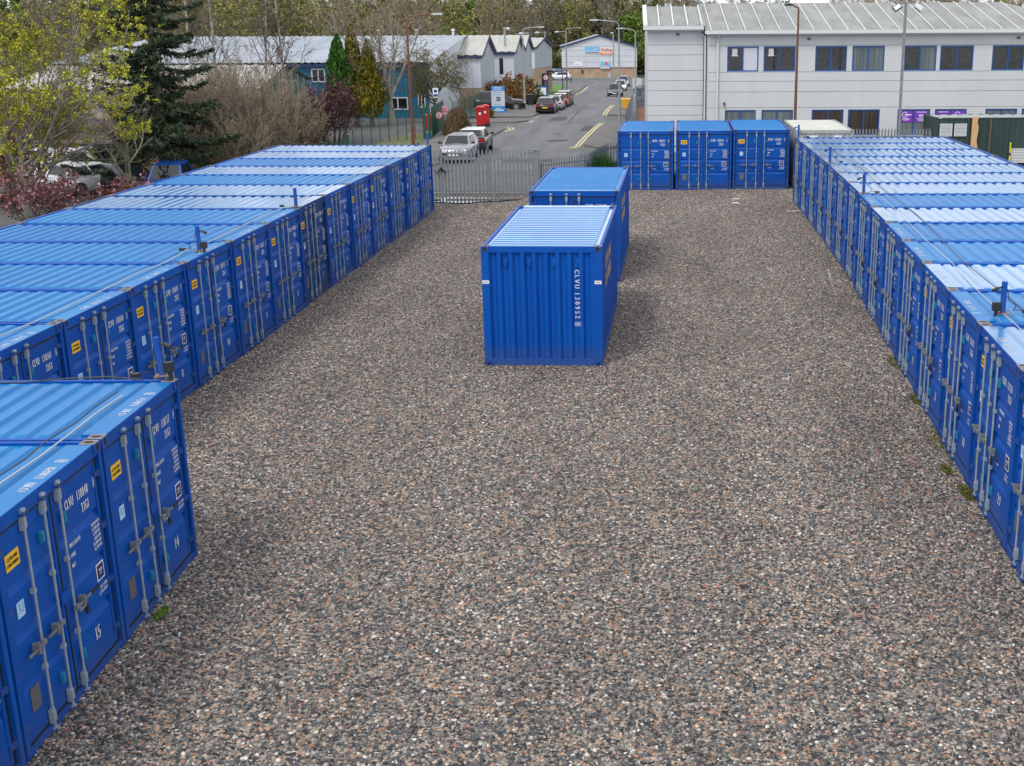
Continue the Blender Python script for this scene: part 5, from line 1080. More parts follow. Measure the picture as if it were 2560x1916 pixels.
# ---------------------------------------------------------------- small things in and on the yard
m_blk_cable = m_black; m_conduit = M('white_conduit', (.42, .45, .47), .6)
def on_row(x0, y0, dx, n, depth, ang):  # helper for runs along a row's roof front
    return [(x0+dx*k*1.0, y0, 0) for k in range(n)]
def run(name, label, cat, pts, r, mat):
    q = MB(); q.path([Vector(p) for p in pts], r, 6); return tag(q.build(name, mat), label, cat)
random.seed(3)
ZT = CH+.02
Lp = lambda k, d=.42: (-7.724-.0944*k-d, 48.26-2.4816*k-.02*d)     # point on the left row's roof front edge, k containers from the far end
k_off = lambda k: .82+.05*math.sin(k*.5)
Mp = lambda k, d=.42: (-5.94-d, 15.36-2.476*k)
Rp = lambda k, d=.42: (5.06+.151*k+d-(.5*((k-7)/7)**1.5 if k > 7 else 0), 15.17+2.453*k)
run('conduit_pipe', 'thin white conduit running along the front of the left row roofs', 'conduit', [(*Lp(k/2, .42+.03*math.sin(k*2.1)), ZT-.03+(.03 if k % 2 else 0)) for k in range(2, 27)], .010, m_conduit)
run('conduit_pipe', 'thin white conduit along the front of roofs 14 and 15', 'conduit', [(*Mp(.35+k*.3, .40+.02*math.sin(k*1.7)), ZT-.045) for k in range(0, 9)], .009, m_conduit)
run('conduit_pipe', 'thin white conduit along the front of the right row roofs', 'conduit', [(*Rp(k/2, .50+.03*math.sin(k*1.3)), ZT+.08) for k in range(0, 20)], .007, m_conduit)
run('power_cable', 'black sagging cable along the right row roofs', 'cable', [(*Rp(k/3, k_off(k)), ZT+.085) for k in range(-2, 42)], .008, m_black)
run('power_cable', 'black cable across the back edge of roof 14', 'cable', [(-6.3-.5*k, 15.08+.12*math.sin(k*1.4), ZT-.01+.01*math.sin(k)) for k in range(0, 10)], .010, m_black)
run('power_cable', 'black cable clipped along roofs 14 and 15', 'cable', [(*Mp(.3+k*.25, .50+.03*math.sin(k*2.6)), ZT-.03) for k in range(0, 11)], .008, m_black)
def cam_post(label, x, y, h, s, lean=0, cam_=True, flood=False, zt=None):
    z = zt if zt is not None else CH+gz(x, y); t = thing('camera_post', label, 'camera post', (x, y, z), 0, 'blue camera posts on the container roofs'); t.rotation_euler = (0, R(lean), 0)
    q = MB(); q.box(-.10, .10, -.07, .07, 0, .015); q.build('base_plate', m_rust, t, fix=False)
    q = MB(); q.box(-.035, .035, -.035, .035, .0155, h); q.build('post', m_blue, t, fix=False)
    if cam_:
        q = MB(); q.cyl((0, 0, h-.07), (s*.12, -.03, h-.10), .015); q.build('bracket', m_black, t); q = MB(); q.cyl((s*.10, -.03, h-.09), (s*.19, -.05, h-.13), .024, .030, n=10); q.build('camera', m_black, t)
        q = MB(); q.path([Vector(p) for p in ((-s*.05, 0, h-.12), (-s*.09, 0, h-.3), (-s*.22, .05, .12), (-s*.2, .1, .03), (-s*.35, .15, .02))], .006, 5); q.build('cable', m_black, t)
    if flood: q = MB(); q.box(*sorted((s*.06, s*.18)), -.09, -.02, h*.12, h*.12+.13); q.box(*sorted((s*.035, s*.12)), -.05, .02, h*.12+.03, h*.12+.06); q.box(*sorted((s*.09, s*.14)), -.06, -.03, -.06, h*.12); q.build('floodlight', m_black, t)
    q = MB(); q.box(-s*.38-.05, -s*.38+.05, .02, .10, -.005, .045); q.build('junction_box', m_black, t, fix=False)
    return t
cam_post('blue camera post on the left row roof above door 10', -8.86+.05, 24.95-.4+.1, .50, 1, cam_=True, flood=True)
cam_post('plain blue post on the left row roof above door 7', -8.48, 30.95, .48, 1, cam_=False)
cam_post('blue camera post on the corner of roof 14', -6.12, 15.30, .52, 1, lean=-4, flood=True)
cam_post('plain blue post at the far end of the left row', -7.85, 48.15, .42, 1, cam_=False)
for k, n in enumerate((13.9, 10.1, 7, 1.25)):
    x, y = Rp(n, .12 if n != 1.25 else .5); cam_post(['blue camera post at the far end of the right row', 'blue camera post third from the far end of the right row roofs', 'blue camera post halfway along the right row roofs', 'blue camera post nearest the camera on the right row roofs'][k], x, y, .5, -1, flood=(n == 1.25))
for pts, lab in (([(5.83, 35.0, .11), (5.65, 33.4, .10), (5.45, 31.2, .10)], 'long white plastic strip lying on the gravel near the right row'), ([(5.3, 27.2, .1), (5.6, 26.9, .1), (5.75, 26.5, .09)], 'short white strip on the gravel beside container 32')):
    q = MB()
    for a, b in zip(pts[:-1], pts[1:]): q.cyl(a, b, .018, n=5)
    tag(q.build('plastic_strip', m_white), lab, 'strip')
q = MB(); q.box(6.05, 6.75, 46.6, 46.75, .10, .13); tag(q.build('timber_offcut', M('offcut', (.55, .42, .28), .8)), 'pale timber offcut on the gravel by the right row', 'offcut')
q = MB(); q.prism([(4.25, 50.2), (4.55, 50.1), (4.6, 50.35), (4.35, 50.45)], 'z', .09, .13); tag(q.build('litter_packet', M('orange_packet', (.62, .25, .08), .6, col2=(.6, .55, .55), vscale=6)), 'crumpled orange and white packet on the gravel before the three containers', 'litter')
q = MB(); q.prism([(4.15, 49.1), (4.45, 49.0), (4.4, 49.25)], 'z', .09, .12); tag(q.build('litter_paper', m_white), 'small scrap of white paper beside the orange packet', 'litter')
pud = []
for i in range(40): a = 2*math.pi*i/40; r_ = 1+.22*math.sin(3*a+1)+.12*math.sin(7*a); pud.append((-6.7+1.7*r_*math.cos(a), 50.7+.75*r_*math.sin(a)))
grid_sheet('puddle', pud, .075, M('puddle_water', (.045, .045, .05), .03, spec=.6), step=.6)
# ---------------------------------------------------------------- trees and shrubs
def nrm(v): return v/(np.linalg.norm(v, axis=-1, keepdims=True)+1e-9)
class Tree:
    """grows a branch skeleton; limbs become tapered tubes, twigs thin three-sided ones, leaves small quads"""
    def __init__(s, seed): s.rg = np.random.default_rng(seed); s.br = []
    def grow(s, p, d, ln, r, lvl, P):
        rg = s.rg; n = P['seg'][lvl]; pts = [p]; rs = [r]; d = nrm(d)
        for i in range(n):
            d = nrm(d+rg.normal(0, P['wob'][lvl], 3)+np.array([0, 0, P['up'][lvl]])); p = p+d*ln/n; pts.append(p); rs.append(max(r*(1-(i+1)/n*P['tap']), .004))
        s.br.append((np.array(pts), np.array(rs), lvl))
        if lvl+1 >= len(P['seg']): return
        k = P['kids'][lvl]; k = k if isinstance(k, int) else rg.integers(*k); a0 = rg.uniform(0, 6.28)
        for i in range(k):
            t = P['t0'][lvl]+(1-P['t0'][lvl])*(i+rg.uniform(.2, .8))/k; j = min(int(t*n), n-1); f = t*n-j
            q = pts[j]*(1-f)+pts[j+1]*f; dd = nrm(pts[j+1]-pts[j]); a = a0+i*2.4+rg.normal(0, .3); th = P['ang'][lvl]*rg.uniform(.75, 1.25)
            u = nrm(np.cross(dd, [0.13, .31, 1] if abs(dd[2]) < .95 else [1, 0, 0])); v = np.cross(dd, u)
            nd = dd*math.cos(th)+(u*math.cos(a)+v*math.sin(a))*math.sin(th)
            if 'bias' in P: nd = nrm(nd+np.array(P['bias'])*(.35 if lvl == 0 else .12))
            s.grow(q, nd, ln*P['rat'][lvl]*rg.uniform(.7, 1.15)*(1-.35*t), max(rs[j]*P['rr'][lvl], .006), lvl+1, P)
    def tubes(s, lv, sides, minr=0):
        V, F = [], []; b = 0
        for pts, rs, l in s.br:
            if l not in lv: continue
            k = sides; n = len(pts); d = nrm(np.gradient(pts, axis=0)); u = nrm(np.cross(d, np.array([.3, .2, .93]))); v = np.cross(d, u)
            an = np.arange(k)*2*np.pi/k; ring = pts[:, None]+np.maximum(rs, minr)[:, None, None]*(u[:, None]*np.cos(an)[None, :, None]+v[:, None]*np.sin(an)[None, :, None])
            V.append(ring.reshape(-1, 3)); i, j = np.meshgrid(np.arange(n-1), np.arange(k), indexing='ij'); i, j = i.ravel(), j.ravel(); j2 = (j+1) % k
            F.append(np.stack([i*k+j, i*k+j2, (i+1)*k+j2, (i+1)*k+j], 1)+b); b += n*k
        if not V: return None
        return np.concatenate(V), np.concatenate(F)
    def points(s, lv, per, t0=.25):
        o = []
        for pts, rs, l in s.br:
            if l in lv:
                t = s.rg.uniform(t0, 1, per)*(len(pts)-1); j = np.minimum(t.astype(int), len(pts)-2); f = (t-j)[:, None]; o.append(pts[j]*(1-f)+pts[j+1]*f)
        return np.concatenate(o)
def cards(C, size, rg, asp=.6, jit=0, droop=None, var=.4):
    """small leaf-shaped quads, each facing its own way"""
    n = len(C); C = C+rg.normal(0, jit, (n, 3)) if jit else C
    a = nrm(rg.normal(0, 1, (n, 3))) if droop is None else nrm(rg.normal(0, .45, (n, 3))+np.asarray(droop)); b = nrm(np.cross(a, rg.normal(0, 1, (n, 3))))
    s_ = (size*rg.uniform(1-var, 1+var, n))[:, None]
    V = np.stack([C-a*s_, C+b*s_*asp, C+a*s_, C-b*s_*asp], 1).reshape(-1, 3)
    return V, np.arange(4*n).reshape(-1, 4)
def add_np(name, VF, mat, parent): return link(name, np_mesh(name, VF[0], VF[1], mat), parent)
def cat_np(*parts):
    V, F, b = [], [], 0
    for v, f in parts: V.append(v); F.append(f+b); b += len(v)
    return np.concatenate(V), np.concatenate(F)
m_bark = M('grey_bark', (.16, .145, .12), .9, col2=(.09, .08, .065), vscale=5, bump=.4, stretch=(1, 1, .4))
m_pbark = M('pale_bark', (.34, .32, .28), .9, col2=(.15, .15, .11), vscale=2.5, bump=.3)
m_moss = M('mossy_bark', (.25, .24, .19), .9, col2=(.10, .11, .05), vscale=2, bump=.3)
m_birch = M('birch_bark', (.50, .48, .45), .8, col2=(.10, .08, .07), vscale=3, stretch=(1, 1, 2.5))
m_twig = ramp_mat('brown_twigs', [(0, (.085, .065, .050)), (.5, (.16, .13, .10)), (1, (.26, .22, .17))])
m_twigl = ramp_mat('light_brown_twigs', [(0, (.15, .115, .08)), (.5, (.27, .21, .15)), (1, (.42, .34, .25))])
m_twigd = ramp_mat('dark_twigs', [(0, (.05, .038, .032)), (1, (.13, .095, .075))])
m_twigo = ramp_mat('olive_twigs', [(0, (.11, .09, .045)), (1, (.22, .18, .08))])
m_bud = ramp_mat('acid_green_buds', [(0, (.16, .18, .012)), (.5, (.36, .37, .02)), (1, (.64, .60, .04))])
m_olive = ramp_mat('olive_leaves', [(0, (.07, .075, .012)), (.6, (.16, .15, .025)), (1, (.27, .22, .05))])
m_leaf = ramp_mat('fresh_green_leaves', [(0, (.045, .10, .012)), (.6, (.10, .19, .022)), (1, (.19, .30, .04))])
m_pine = ramp_mat('dark_needles', [(0, (.010, .024, .010)), (.6, (.026, .052, .022)), (1, (.06, .09, .035))])
m_gold = ramp_mat('golden_cypress', [(0, (.045, .065, .006)), (.5, (.13, .125, .010)), (1, (.32, .26, .018))])
m_cyp = ramp_mat('green_cypress', [(0, (.018, .06, .008)), (.6, (.045, .14, .015)), (1, (.10, .22, .03))])
m_purp_l = ramp_mat('purple_leaves', [(0, (.035, .010, .018)), (.6, (.10, .030, .045)), (1, (.20, .075, .085))])
m_pinkb = ramp_mat('pink_blossom', [(0, (.07, .022, .016)), (.62, (.15, .045, .03)), (.72, (.34, .12, .17)), (1, (.55, .28, .34))])
m_straw = ramp_mat('dead_ivy', [(0, (.06, .04, .02)), (1, (.20, .13, .07))])
m_redleaf = ramp_mat('russet_leaves', [(0, (.10, .045, .02)), (.5, (.22, .09, .04)), (1, (.20, .18, .05))])
m_rhodo = ramp_mat('rhododendron_leaves', [(0, (.012, .04, .008)), (.85, (.05, .12, .02)), (.9, (.6, .58, .5)), (1, (.7, .68, .6))])
m_broom = ramp_mat('broom_green', [(0, (.012, .05, .008)), (1, (.05, .16, .02))])
def plant(name, label, cat, x, y, group=None, z=None): return thing(name, label, cat, (x, y, gz(x, y) if z is None else z), 0, group)
PB = dict(seg=[7, 6, 5, 4], wob=[.07, .12, .16, .2], up=[.06, .05, .03, .02], tap=.75, kids=[9, 7, 6], t0=[.3, .25, .2], ang=[.75, .7, .7], rat=[.62, .55, .5], rr=[.55, .55, .55])
# 1 big acid-green budding maple at the left; limbs fan out up and to the right
t = plant('maple_tree', 'large maple with acid green buds spreading over the left edge', 'tree', -26.2, 52.5)
T = Tree(1); P = dict(PB, seg=[5, 9, 7, 5, 3], wob=[.05, .07, .11, .16, .2], up=[.02, .035, .02, .02, .0], kids=[15, 10, 8, 5], t0=[.3, .12, .12, .15], ang=[.85, .6, .65, .7], rat=[2.1, .48, .48, .42], rr=[.5, .5, .5, .5], bias=(.85, -.3, .15))
T.grow(np.array([0, 0, -.2]), np.array([.1, 0, 1]), 4.0, .27, 0, P)
add_np('trunk', cat_np(T.tubes([0, 1], 7), T.tubes([2], 5, .014)), m_pbark, t); add_np('twigs', T.tubes([3, 4], 3, .007), m_twig, t)
pts = T.points([4], 1, .5); rg = T.rg; keep = np.sin(1.3*pts[:, 0]+.7)+np.sin(1.7*pts[:, 2]+.9*pts[:, 1])+rg.normal(0, .8, len(pts)); pts = pts[keep > .6]
cl = np.repeat(pts, 13, axis=0); V = cards(cl, .045, rg, .75, jit=.06); add_np('crown', V, m_bud, t)
t = plant('maple_tree', 'pale mossy bare tree with curved limb beside the blue car', 'tree', -21.9, 54.2)
T = Tree(8); P = dict(PB, kids=[5, 5, 5], up=[.08, .10, .05, .03], t0=[.45, .3, .2], ang=[.95, .6, .7], rat=[.95, .5, .5])
T.grow(np.array([0, 0, -.2]), np.array([.05, 0, 1]), 3.2, .22, 0, P); add_np('trunk', cat_np(T.tubes([0], 9), T.tubes([1, 2], 6, .02)), m_moss, t); add_np('twigs', T.tubes([3], 3, .010), m_twig, t)
# 2 dark conifer
def conifer(name, label, x, y, h, rad, seed, mat, n_wh=26, dens=60, group=None, sag=.35, z=None, base=.12, sz=.16):
    t = plant(name, label, 'tree', x, y, group, z); rg = np.random.default_rng(seed); T = Tree(seed)
    T.br.append((np.array([[0, 0, -.2], [.05, 0, h*.5], [0, .03, h]]), np.array([h*.02, h*.012, .02]), 0)); L_ = []
    for i in range(n_wh):
        f = base+(1-base)*(i+.5)/n_wh; z_ = h*f; r_ = rad*(1-f)**.75*rg.uniform(.8, 1.15)+.15
        for a in rg.uniform(0, 6.28)+np.arange(8)*.785+rg.normal(0, .25, 8):
            rr_ = r_*rg.choice([.55, .8, 1.0, 1.3])*rg.uniform(.85, 1.1); d = np.array([math.cos(a), math.sin(a), 0]); tt = np.linspace(0, 1, 5)[:, None]
            pt = np.array([0, 0, z_+rg.normal(0, .028*h)])+d*rr_*tt+np.array([0, 0, 1])*(-sag*rr_*tt+sag*.9*rr_*tt**2.2); T.br.append((pt, np.linspace(.035, .008, 5), 1))
            k = int(dens*rr_/rad)+6; s_ = rg.uniform(.12, 1, k); j = np.minimum((s_*4).astype(int), 3); q = pt[j]*(1-(s_*4-j))[:, None]+pt[j+1]*(s_*4-j)[:, None]
            side = np.array([-d[1], d[0], 0]); q = q+side*(rg.normal(0, .22, k)*rr_*.5*(1.15-s_))[:, None]+np.array([0, 0, -1])*np.abs(rg.normal(0, .09, k))[:, None]; L_.append((q, d))
    add_np('trunk', T.tubes([0, 1], 5), m_bark, t)
    add_np('crown', cat_np(*[cards(q, sz, rg, .32, droop=d*.8+np.array([0, 0, -.45])) for q, d in L_]), mat, t); return t
conifer('spruce_tree', 'dark green spruce between the budding maple and the bare bushes', -23.9, 63.2, 16, 4.0, 4, m_pine, 30, 260, sag=.45, sz=.14)
# 3 bare thicket behind the left row
for k, (x, y, h, sd, lab) in enumerate(((-26.3, 68.6, 5.4, 11, 'leftmost'), (-22.6, 70.2, 5.9, 12, 'tallest'), (-20.9, 71.4, 5.0, 13, 'third from the right'), (-20.9, 64.6, 4.2, 14, 'nearest the blue car'), (-19.5, 73.0, 4.2, 15, 'beside the purple bush'), (-24.4, 69.0, 5.6, 16, 'second from the left'), (-21.4, 66.5, 4.6, 17, 'in the middle front'), (-20.0, 68.5, 3.9, 18, 'lowest, in front'), (-26.2, 76.0, 6.9, 19, 'behind the others on the left'), (-23.2, 77.0, 6.6, 20, 'by the glazed shed'))):
    t = plant('bare_bush', f'bare brown bush of upright twigs behind the left row, {lab}', 'bush', x, y, 'bare brown thicket'); T = Tree(sd); P = dict(PB, seg=[5, 5, 4, 3], wob=[.09, .13, .16, .2], up=[.05, .08, .06, .03], kids=[8, 7, 5], t0=[.15, .15, .15], ang=[.42, .5, .6], rat=[.6, .5, .5], rr=[.55, .55, .6])
    for i in range(15): a = T.rg.uniform(0, 6.28); T.grow(np.array([.6*math.cos(a), .6*math.sin(a), -.1]), np.array([.6*math.cos(a)*T.rg.uniform(.1, 1.1), .4*math.sin(a), 1]), h*T.rg.uniform(.55, .85), .05, 0, P)
    add_np('stems', T.tubes([0, 1], 4, .014), m_pbark if k % 2 else m_bark, t); add_np('twigs', T.tubes([2, 3], 3, .0095), m_twigl, t)
    q = T.points([3], 1, .5); q = q[T.rg.uniform(size=len(q)) < .10]; add_np('buds', cards(q, .05, T.rg, .7), m_olive, t)
# 4 birches
for k, (x, y, h, sd) in enumerate(((-29.5, 80, 13, 21), (-27.3, 84, 12.5, 22), (-25.6, 88, 13.5, 23), (-23.9, 86, 11.5, 24), (-31.5, 90, 14, 25))):
    t = plant('birch_tree', 'slender bare birch with pale trunk, ' + ['second from the left of the row', 'middle one of the row', 'second from the right of the row', 'rightmost, beside the purple bush', 'leftmost of the row'][k], 'tree', x, y, 'bare birches before the blue workshop'); T = Tree(sd)
    P = dict(PB, seg=[9, 6, 4, 4], wob=[.04, .12, .18, .2], up=[.04, .08, .0, -.06], kids=[20, 7, 5], t0=[.22, .2, .2], ang=[.62, .6, .6], rat=[.30, .5, .55], rr=[.4, .5, .6])
    T.grow(np.array([0, 0, -.2]), np.array([T.rg.normal(0, .05), 0, 1]), h, .13, 0, P); add_np('trunk', T.tubes([0], 7, .02), m_birch, t); add_np('limbs', T.tubes([1], 4, .018), m_bark, t); add_np('twigs', T.tubes([2, 3], 3, .011), m_twigd if k % 2 else m_twig, t)
    q = T.points([3], 1, .4); q = q[T.rg.uniform(size=len(q)) < .4]; add_np('buds', cards(q, .06, T.rg, .6), m_olive, t)
# 5 purple-leaved shrubs
def bushy(name, label, x, y, rx, ry, h, seed, leafm, n=14, per=7, sz=.07, cat='bush', stemm=None, group=None, z=None, twig=None, fill=1.0):
    t = plant(name, label, cat, x, y, group, z); T = Tree(seed); P = dict(PB, seg=[4, 4, 4], wob=[.1, .14, .18], up=[.03, .04, .02], kids=[6, 5], t0=[.25, .2], ang=[.55, .65], rat=[.6, .55], rr=[.55, .6])
    for i in range(n):
        a = T.rg.uniform(0, 6.28); q = T.rg.uniform(0, 1)**.5; T.grow(np.array([rx*.35*q*math.cos(a), ry*.35*q*math.sin(a), -.05]), np.array([rx*q*math.cos(a)*1.0, ry*q*math.sin(a)*1.0, h*.9]), h*T.rg.uniform(.55, .85), max(.012, .010*h), 0, P)
    add_np('stems', T.tubes([0, 1, 2], 3, .006), stemm or m_bark, t); pts = T.points([1, 2], per, .2); pts = pts[T.rg.uniform(size=len(pts)) < fill]
    add_np('foliage', cards(pts, sz, T.rg, .6, jit=sz*1.2), leafm, t); return t
bushy('purple_shrub', 'tall dark purple shrub in front of the golden cypresses', -19.3, 80.5, 1.7, 1.4, 4.4, 31, m_purp_l, 20, 7, .085, stemm=m_twigd, fill=.62)
bushy('purple_shrub', 'broad low dark purple shrub left of the cypresses', -21.7, 79.0, 2.6, 1.5, 2.7, 32, m_purp_l, 28, 8, .085, stemm=m_twigd, fill=.7)
bushy('purple_shrub', 'small purple shrub between the two larger purple ones', -20.6, 80.0, 1.3, 1.2, 3.1, 33, m_purp_l, 14, 7, .08, stemm=m_twigd, fill=.62)
# 6 cypresses
def cypress(label, x, y, h, r, seed, mat):
    t = plant('cypress_tree', label, 'tree', x, y, 'row of columnar cypresses'); rg = np.random.default_rng(seed)
    q = MB(); q.cyl((0, 0, -.2), (0, 0, h*.6), .11, .03, n=7); q.cyl((.18, .05, -.2), (.1, 0, h*.4), .07, .03, n=6); q.build('trunk', m_bark, t)
    n = 7500; f = rg.uniform(0, 1, n)**1.15; a = rg.uniform(0, 6.28, n); prof = np.where(f < .18, .55+.45*f/.18, (1-((f-.18)/.82)**1.7))**.9
    lump = 1+.20*np.sin(3*a+9*f+seed)+.14*np.sin(7*a-17*f+seed*2)+.10*np.sin(11*a+31*f)
    rad_ = r*prof*lump*rg.uniform(.62, 1.03, n)**.6+.02; C = np.stack([rad_*np.cos(a), rad_*np.sin(a), .85+(h-.85)*f], 1)
    add_np('crown', cards(C, .15, rg, .36, jit=.03, droop=np.array([0, 0, 1.1])), mat, t)
cypress('green columnar cypress, leftmost of the tall row', -20.9, 90.5, 6.5, .98, 41, m_cyp)
cypress('golden columnar cypress with the highest tip, middle of the row', -20.0, 91.2, 7.15, .85, 42, m_gold)
cypress('golden columnar cypress, rightmost and widest at the foot', -18.9, 91.0, 6.1, .95, 43, m_gold)
# 7 big bare tree right of the cypresses
t = plant('bare_tree', 'large bare pale-barked tree left of the rusty street lamp', 'tree', -17.6, 92); T = Tree(52)
P = dict(PB, seg=[4, 9, 6, 5, 4], wob=[.03, .09, .14, .18, .2], up=[.02, .05, .04, .03, .02], kids=[7, 8, 7, 4], t0=[.55, .25, .2, .2], ang=[.55, .75, .7, .7], rat=[3.3, .42, .48, .5], rr=[.55, .45, .5, .55])
T.grow(np.array([0, 0, -.2]), np.array([.02, 0, 1]), 2.9, .36, 0, P); add_np('trunk', cat_np(T.tubes([0], 10), T.tubes([1], 7), T.tubes([2], 5, .02)), m_pbark, t); add_np('twigs', T.tubes([3, 4], 3, .015), m_twigl, t)
q = T.points([4], 1, .6); q = q[T.rg.uniform(size=len(q)) < .3]; add_np('buds', cards(q, .055, T.rg, .6), m_olive, t)
# 8 weeping tree with olive haze of new leaf
t = plant('weeping_tree', 'rounded tree with drooping olive twigs before the grey units', 'tree', -15.0, 97); T = Tree(61)
P = dict(PB, seg=[4, 7, 5, 5], wob=[.04, .12, .16, .12], up=[.03, .07, -.03, -.26], kids=[13, 9, 9], t0=[.5, .25, .15], ang=[.85, .75, .7], rat=[1.6, .5, .75], rr=[.6, .5, .5])
T.grow(np.array([0, 0, -.2]), np.array([0, 0, 1]), 2.7, .2, 0, P); add_np('trunk', cat_np(T.tubes([0, 1], 6), T.tubes([2], 4, .015)), m_bark, t); add_np('twigs', T.tubes([3], 3, .011), m_twigo, t)
q = T.points([3], 4, .2); add_np('crown', cards(q, .065, T.rg, .45, jit=.04), m_olive, t)
# 9 smaller planting
t = plant('dead_bush', 'hummock of dead brown creeper on the green fence', 'bush', -11.55, 83.5); rg = np.random.default_rng(71); n = 5000; a = rg.uniform(0, 6.28, n); f = rg.uniform(0, 1, n); rr_ = (1-f**2.2)**.5*(1+.15*np.sin(4*a+5*f))*rg.uniform(.6, 1, n)**.5
add_np('foliage', cards(np.stack([.85*rr_*np.cos(a), 2.6*rr_*np.sin(a), 1.75*f], 1), .13, rg, .2, droop=np.array([.1, -.1, -1.0])), m_straw, t)
bushy('yellow_shrub', 'small yellow-green shrub at the foot of the totem sign', -11.5, 99.3, .7, .6, .95, 72, m_gold, 12, 9, .06)
bushy('russet_shrub', 'large russet shrub behind the totem sign', -11.6, 122, 1.8, 1.6, 2.7, 73, m_redleaf, 22, 9, .11)
bushy('russet_shrub', 'low russet shrub between the totem sign and the flowering shrub', -10.5, 120, 1.3, 1.2, 1.9, 74, m_redleaf, 16, 9, .10)
bushy('rhododendron_bush', 'rounded green bush with white flowers behind the grey lamp', -10.5, 124, 1.4, 1.3, 2.2, 75, m_rhodo, 22, 11, .11)
bushy('rhododendron_bush', 'smaller green bush with white flowers by the litter bin', -9.45, 121, .95, 1.0, 1.35, 76, m_rhodo, 18, 11, .10)
bushy('cordyline', 'spiky dark red plant above the flowering bushes', -12.0, 136, .8, .8, 2.6, 77, ramp_mat('red_spikes', [(0, (.12, .010, .015)), (1, (.30, .04, .03))]), 16, 6, .16)
def broom(label, x, y, rx, ry, h, n, seed):
    t = plant('broom_bush', label, 'bush', x, y); rg = np.random.default_rng(seed); B = np.stack([rx*rg.uniform(-1, 1, n), ry*rg.uniform(-1, 1, n), np.zeros(n)], 1); hh = h*rg.uniform(.55, 1, n)*(1-.35*np.abs(B[:, 0]/rx))
    d = nrm(np.stack([B[:, 0]*.25+rg.normal(0, .1, n), rg.normal(0, .1, n), np.ones(n)], 1)); sd = nrm(np.cross(d, rg.normal(0, 1, (n, 3))))*.014; tip = B+d*hh[:, None]; mid = B+d*hh[:, None]*.5+rg.normal(0, .02, (n, 3))
    V = np.stack([B, mid+sd, tip, mid-sd], 1).reshape(-1, 3); add_np('foliage', (V, np.arange(4*n).reshape(-1, 4)), m_broom, t)
broom('dense bright green broom beside the fence left of the three containers', -1.25, 56.6, .62, .5, 1.75, 900, 78)
broom('thin green broom stems in front of the palisade fence beside the gate', -3.0, 53.0, .75, .25, 1.35, 110, 79)
bushy('blossom_tree', 'low pink blossom tree with russet leaves at the left edge', -23.4, 48.6, 2.2, 1.8, 2.9, 81, m_pinkb, 22, 6, .06, 'tree', stemm=m_bark, fill=.6)
bushy('blossom_tree', 'smaller pink blossom bush nearer the left row roofs', -20.9, 50.4, 1.2, 1.1, 2.0, 82, m_pinkb, 14, 8, .06, 'tree', stemm=m_bark, fill=.7)
bushy('copper_tree', 'copper-leaved tree behind the maple at the far left', -28.0, 56, 2.6, 2.0, 5.0, 83, ramp_mat('copper_leaves', [(0, (.10, .035, .018)), (1, (.26, .11, .07))]), 24, 7, .08, 'tree', fill=.6)
bushy('forsythia_bush', 'small yellow flowering shrub behind the left row roofs', -17.6, 53.0, .5, .4, 1.5, 84, ramp_mat('yellow_flowers', [(0, (.45, .35, .01)), (1, (.75, .6, .02))]), 10, 8, .04)
# weeds on the gravel
m_mossl = ramp_mat('moss_leaves', [(0, (.05, .06, .012)), (1, (.15, .16, .03))])
for k, (x, y, s_, lab) in enumerate(((-5.78, 13.55, .06, 'small green weed tuft at the foot of container 15'), (5.28, 19.6, .26, 'mossy weed patch at the foot of container 31'), (5.05, 18.2, .09, 'small pale weed tuft on the gravel before container 30'), (5.6, 24.6, .2, 'dark moss at the foot of container 33'), (5.1, 17.2, .13, 'moss between containers 29 and 30'), (5.45, 22.0, .15, 'moss at the foot of container 32'))):
    t = plant('weed_tuft', lab, 'weed', x, y, 'weeds along the container rows'); rg = np.random.default_rng(90+k); n = 420; a = rg.uniform(0, 6.28, n); r_ = s_*rg.uniform(0, 1, n)**.6*1.2
    add_np('leaves', cards(np.stack([r_*np.cos(a)*.7, r_*np.sin(a)*2.2, .035+.04*rg.uniform(0, 1, n)], 1), .022, rg, .35, droop=np.array([0, 0, .3])), m_leaf if k == 0 else m_mossl, t)
# 10 woodland behind: a few kinds grown once, then copied one by one
m_wood_o = ramp_mat('olive_wood_leaves', [(0, (.11, .12, .03)), (.6, (.23, .23, .06)), (1, (.38, .35, .11))])
m_wood_b = ramp_mat('brown_wood_buds', [(0, (.14, .125, .07)), (.6, (.25, .22, .12)), (1, (.38, .33, .20))])
m_wood_g = ramp_mat('green_wood_leaves', [(0, (.07, .13, .02)), (.6, (.15, .25, .035)), (1, (.27, .38, .07))])
def wood_proto(label, seed, h, kind):
    t = thing('woodland_tree', label, 'tree', (0, 0, 0), 0, 'woodland behind the industrial units'); T = Tree(seed); rg = T.rg
    if kind in ('bare', 'olive', 'green'):
        P = dict(PB, seg=[7, 6, 4, 3], wob=[.05, .12, .17, .2], up=[.03, .07, .05, .03], kids=[17, 8, 6], t0=[.22, .2, .2], ang=[.75, .65, .65], rat=[.52, .52, .5], rr=[.45, .5, .6])
        T.grow(np.array([0, 0, -.3]), np.array([rg.normal(0, .05), 0, 1]), h*1.02, .2, 0, P)
        add_np('trunk', cat_np(T.tubes([0], 6, .05), T.tubes([1], 4, .04)), m_pbark if seed % 2 else m_bark, t); add_np('twigs', T.tubes([2, 3], 3, .026), {'bare': m_twigl if seed % 3 == 0 else m_twig, 'olive': m_twigo, 'green': m_twigo}[kind], t)
        q = T.points([3], {'bare': 2, 'olive': 4, 'green': 6}[kind], .1); add_np('crown', cards(q, {'bare': .15, 'olive': .19, 'green': .24}[kind], rg, .6, jit=.18), {'bare': m_wood_b, 'olive': m_wood_o, 'green': m_wood_g}[kind], t)
    return t
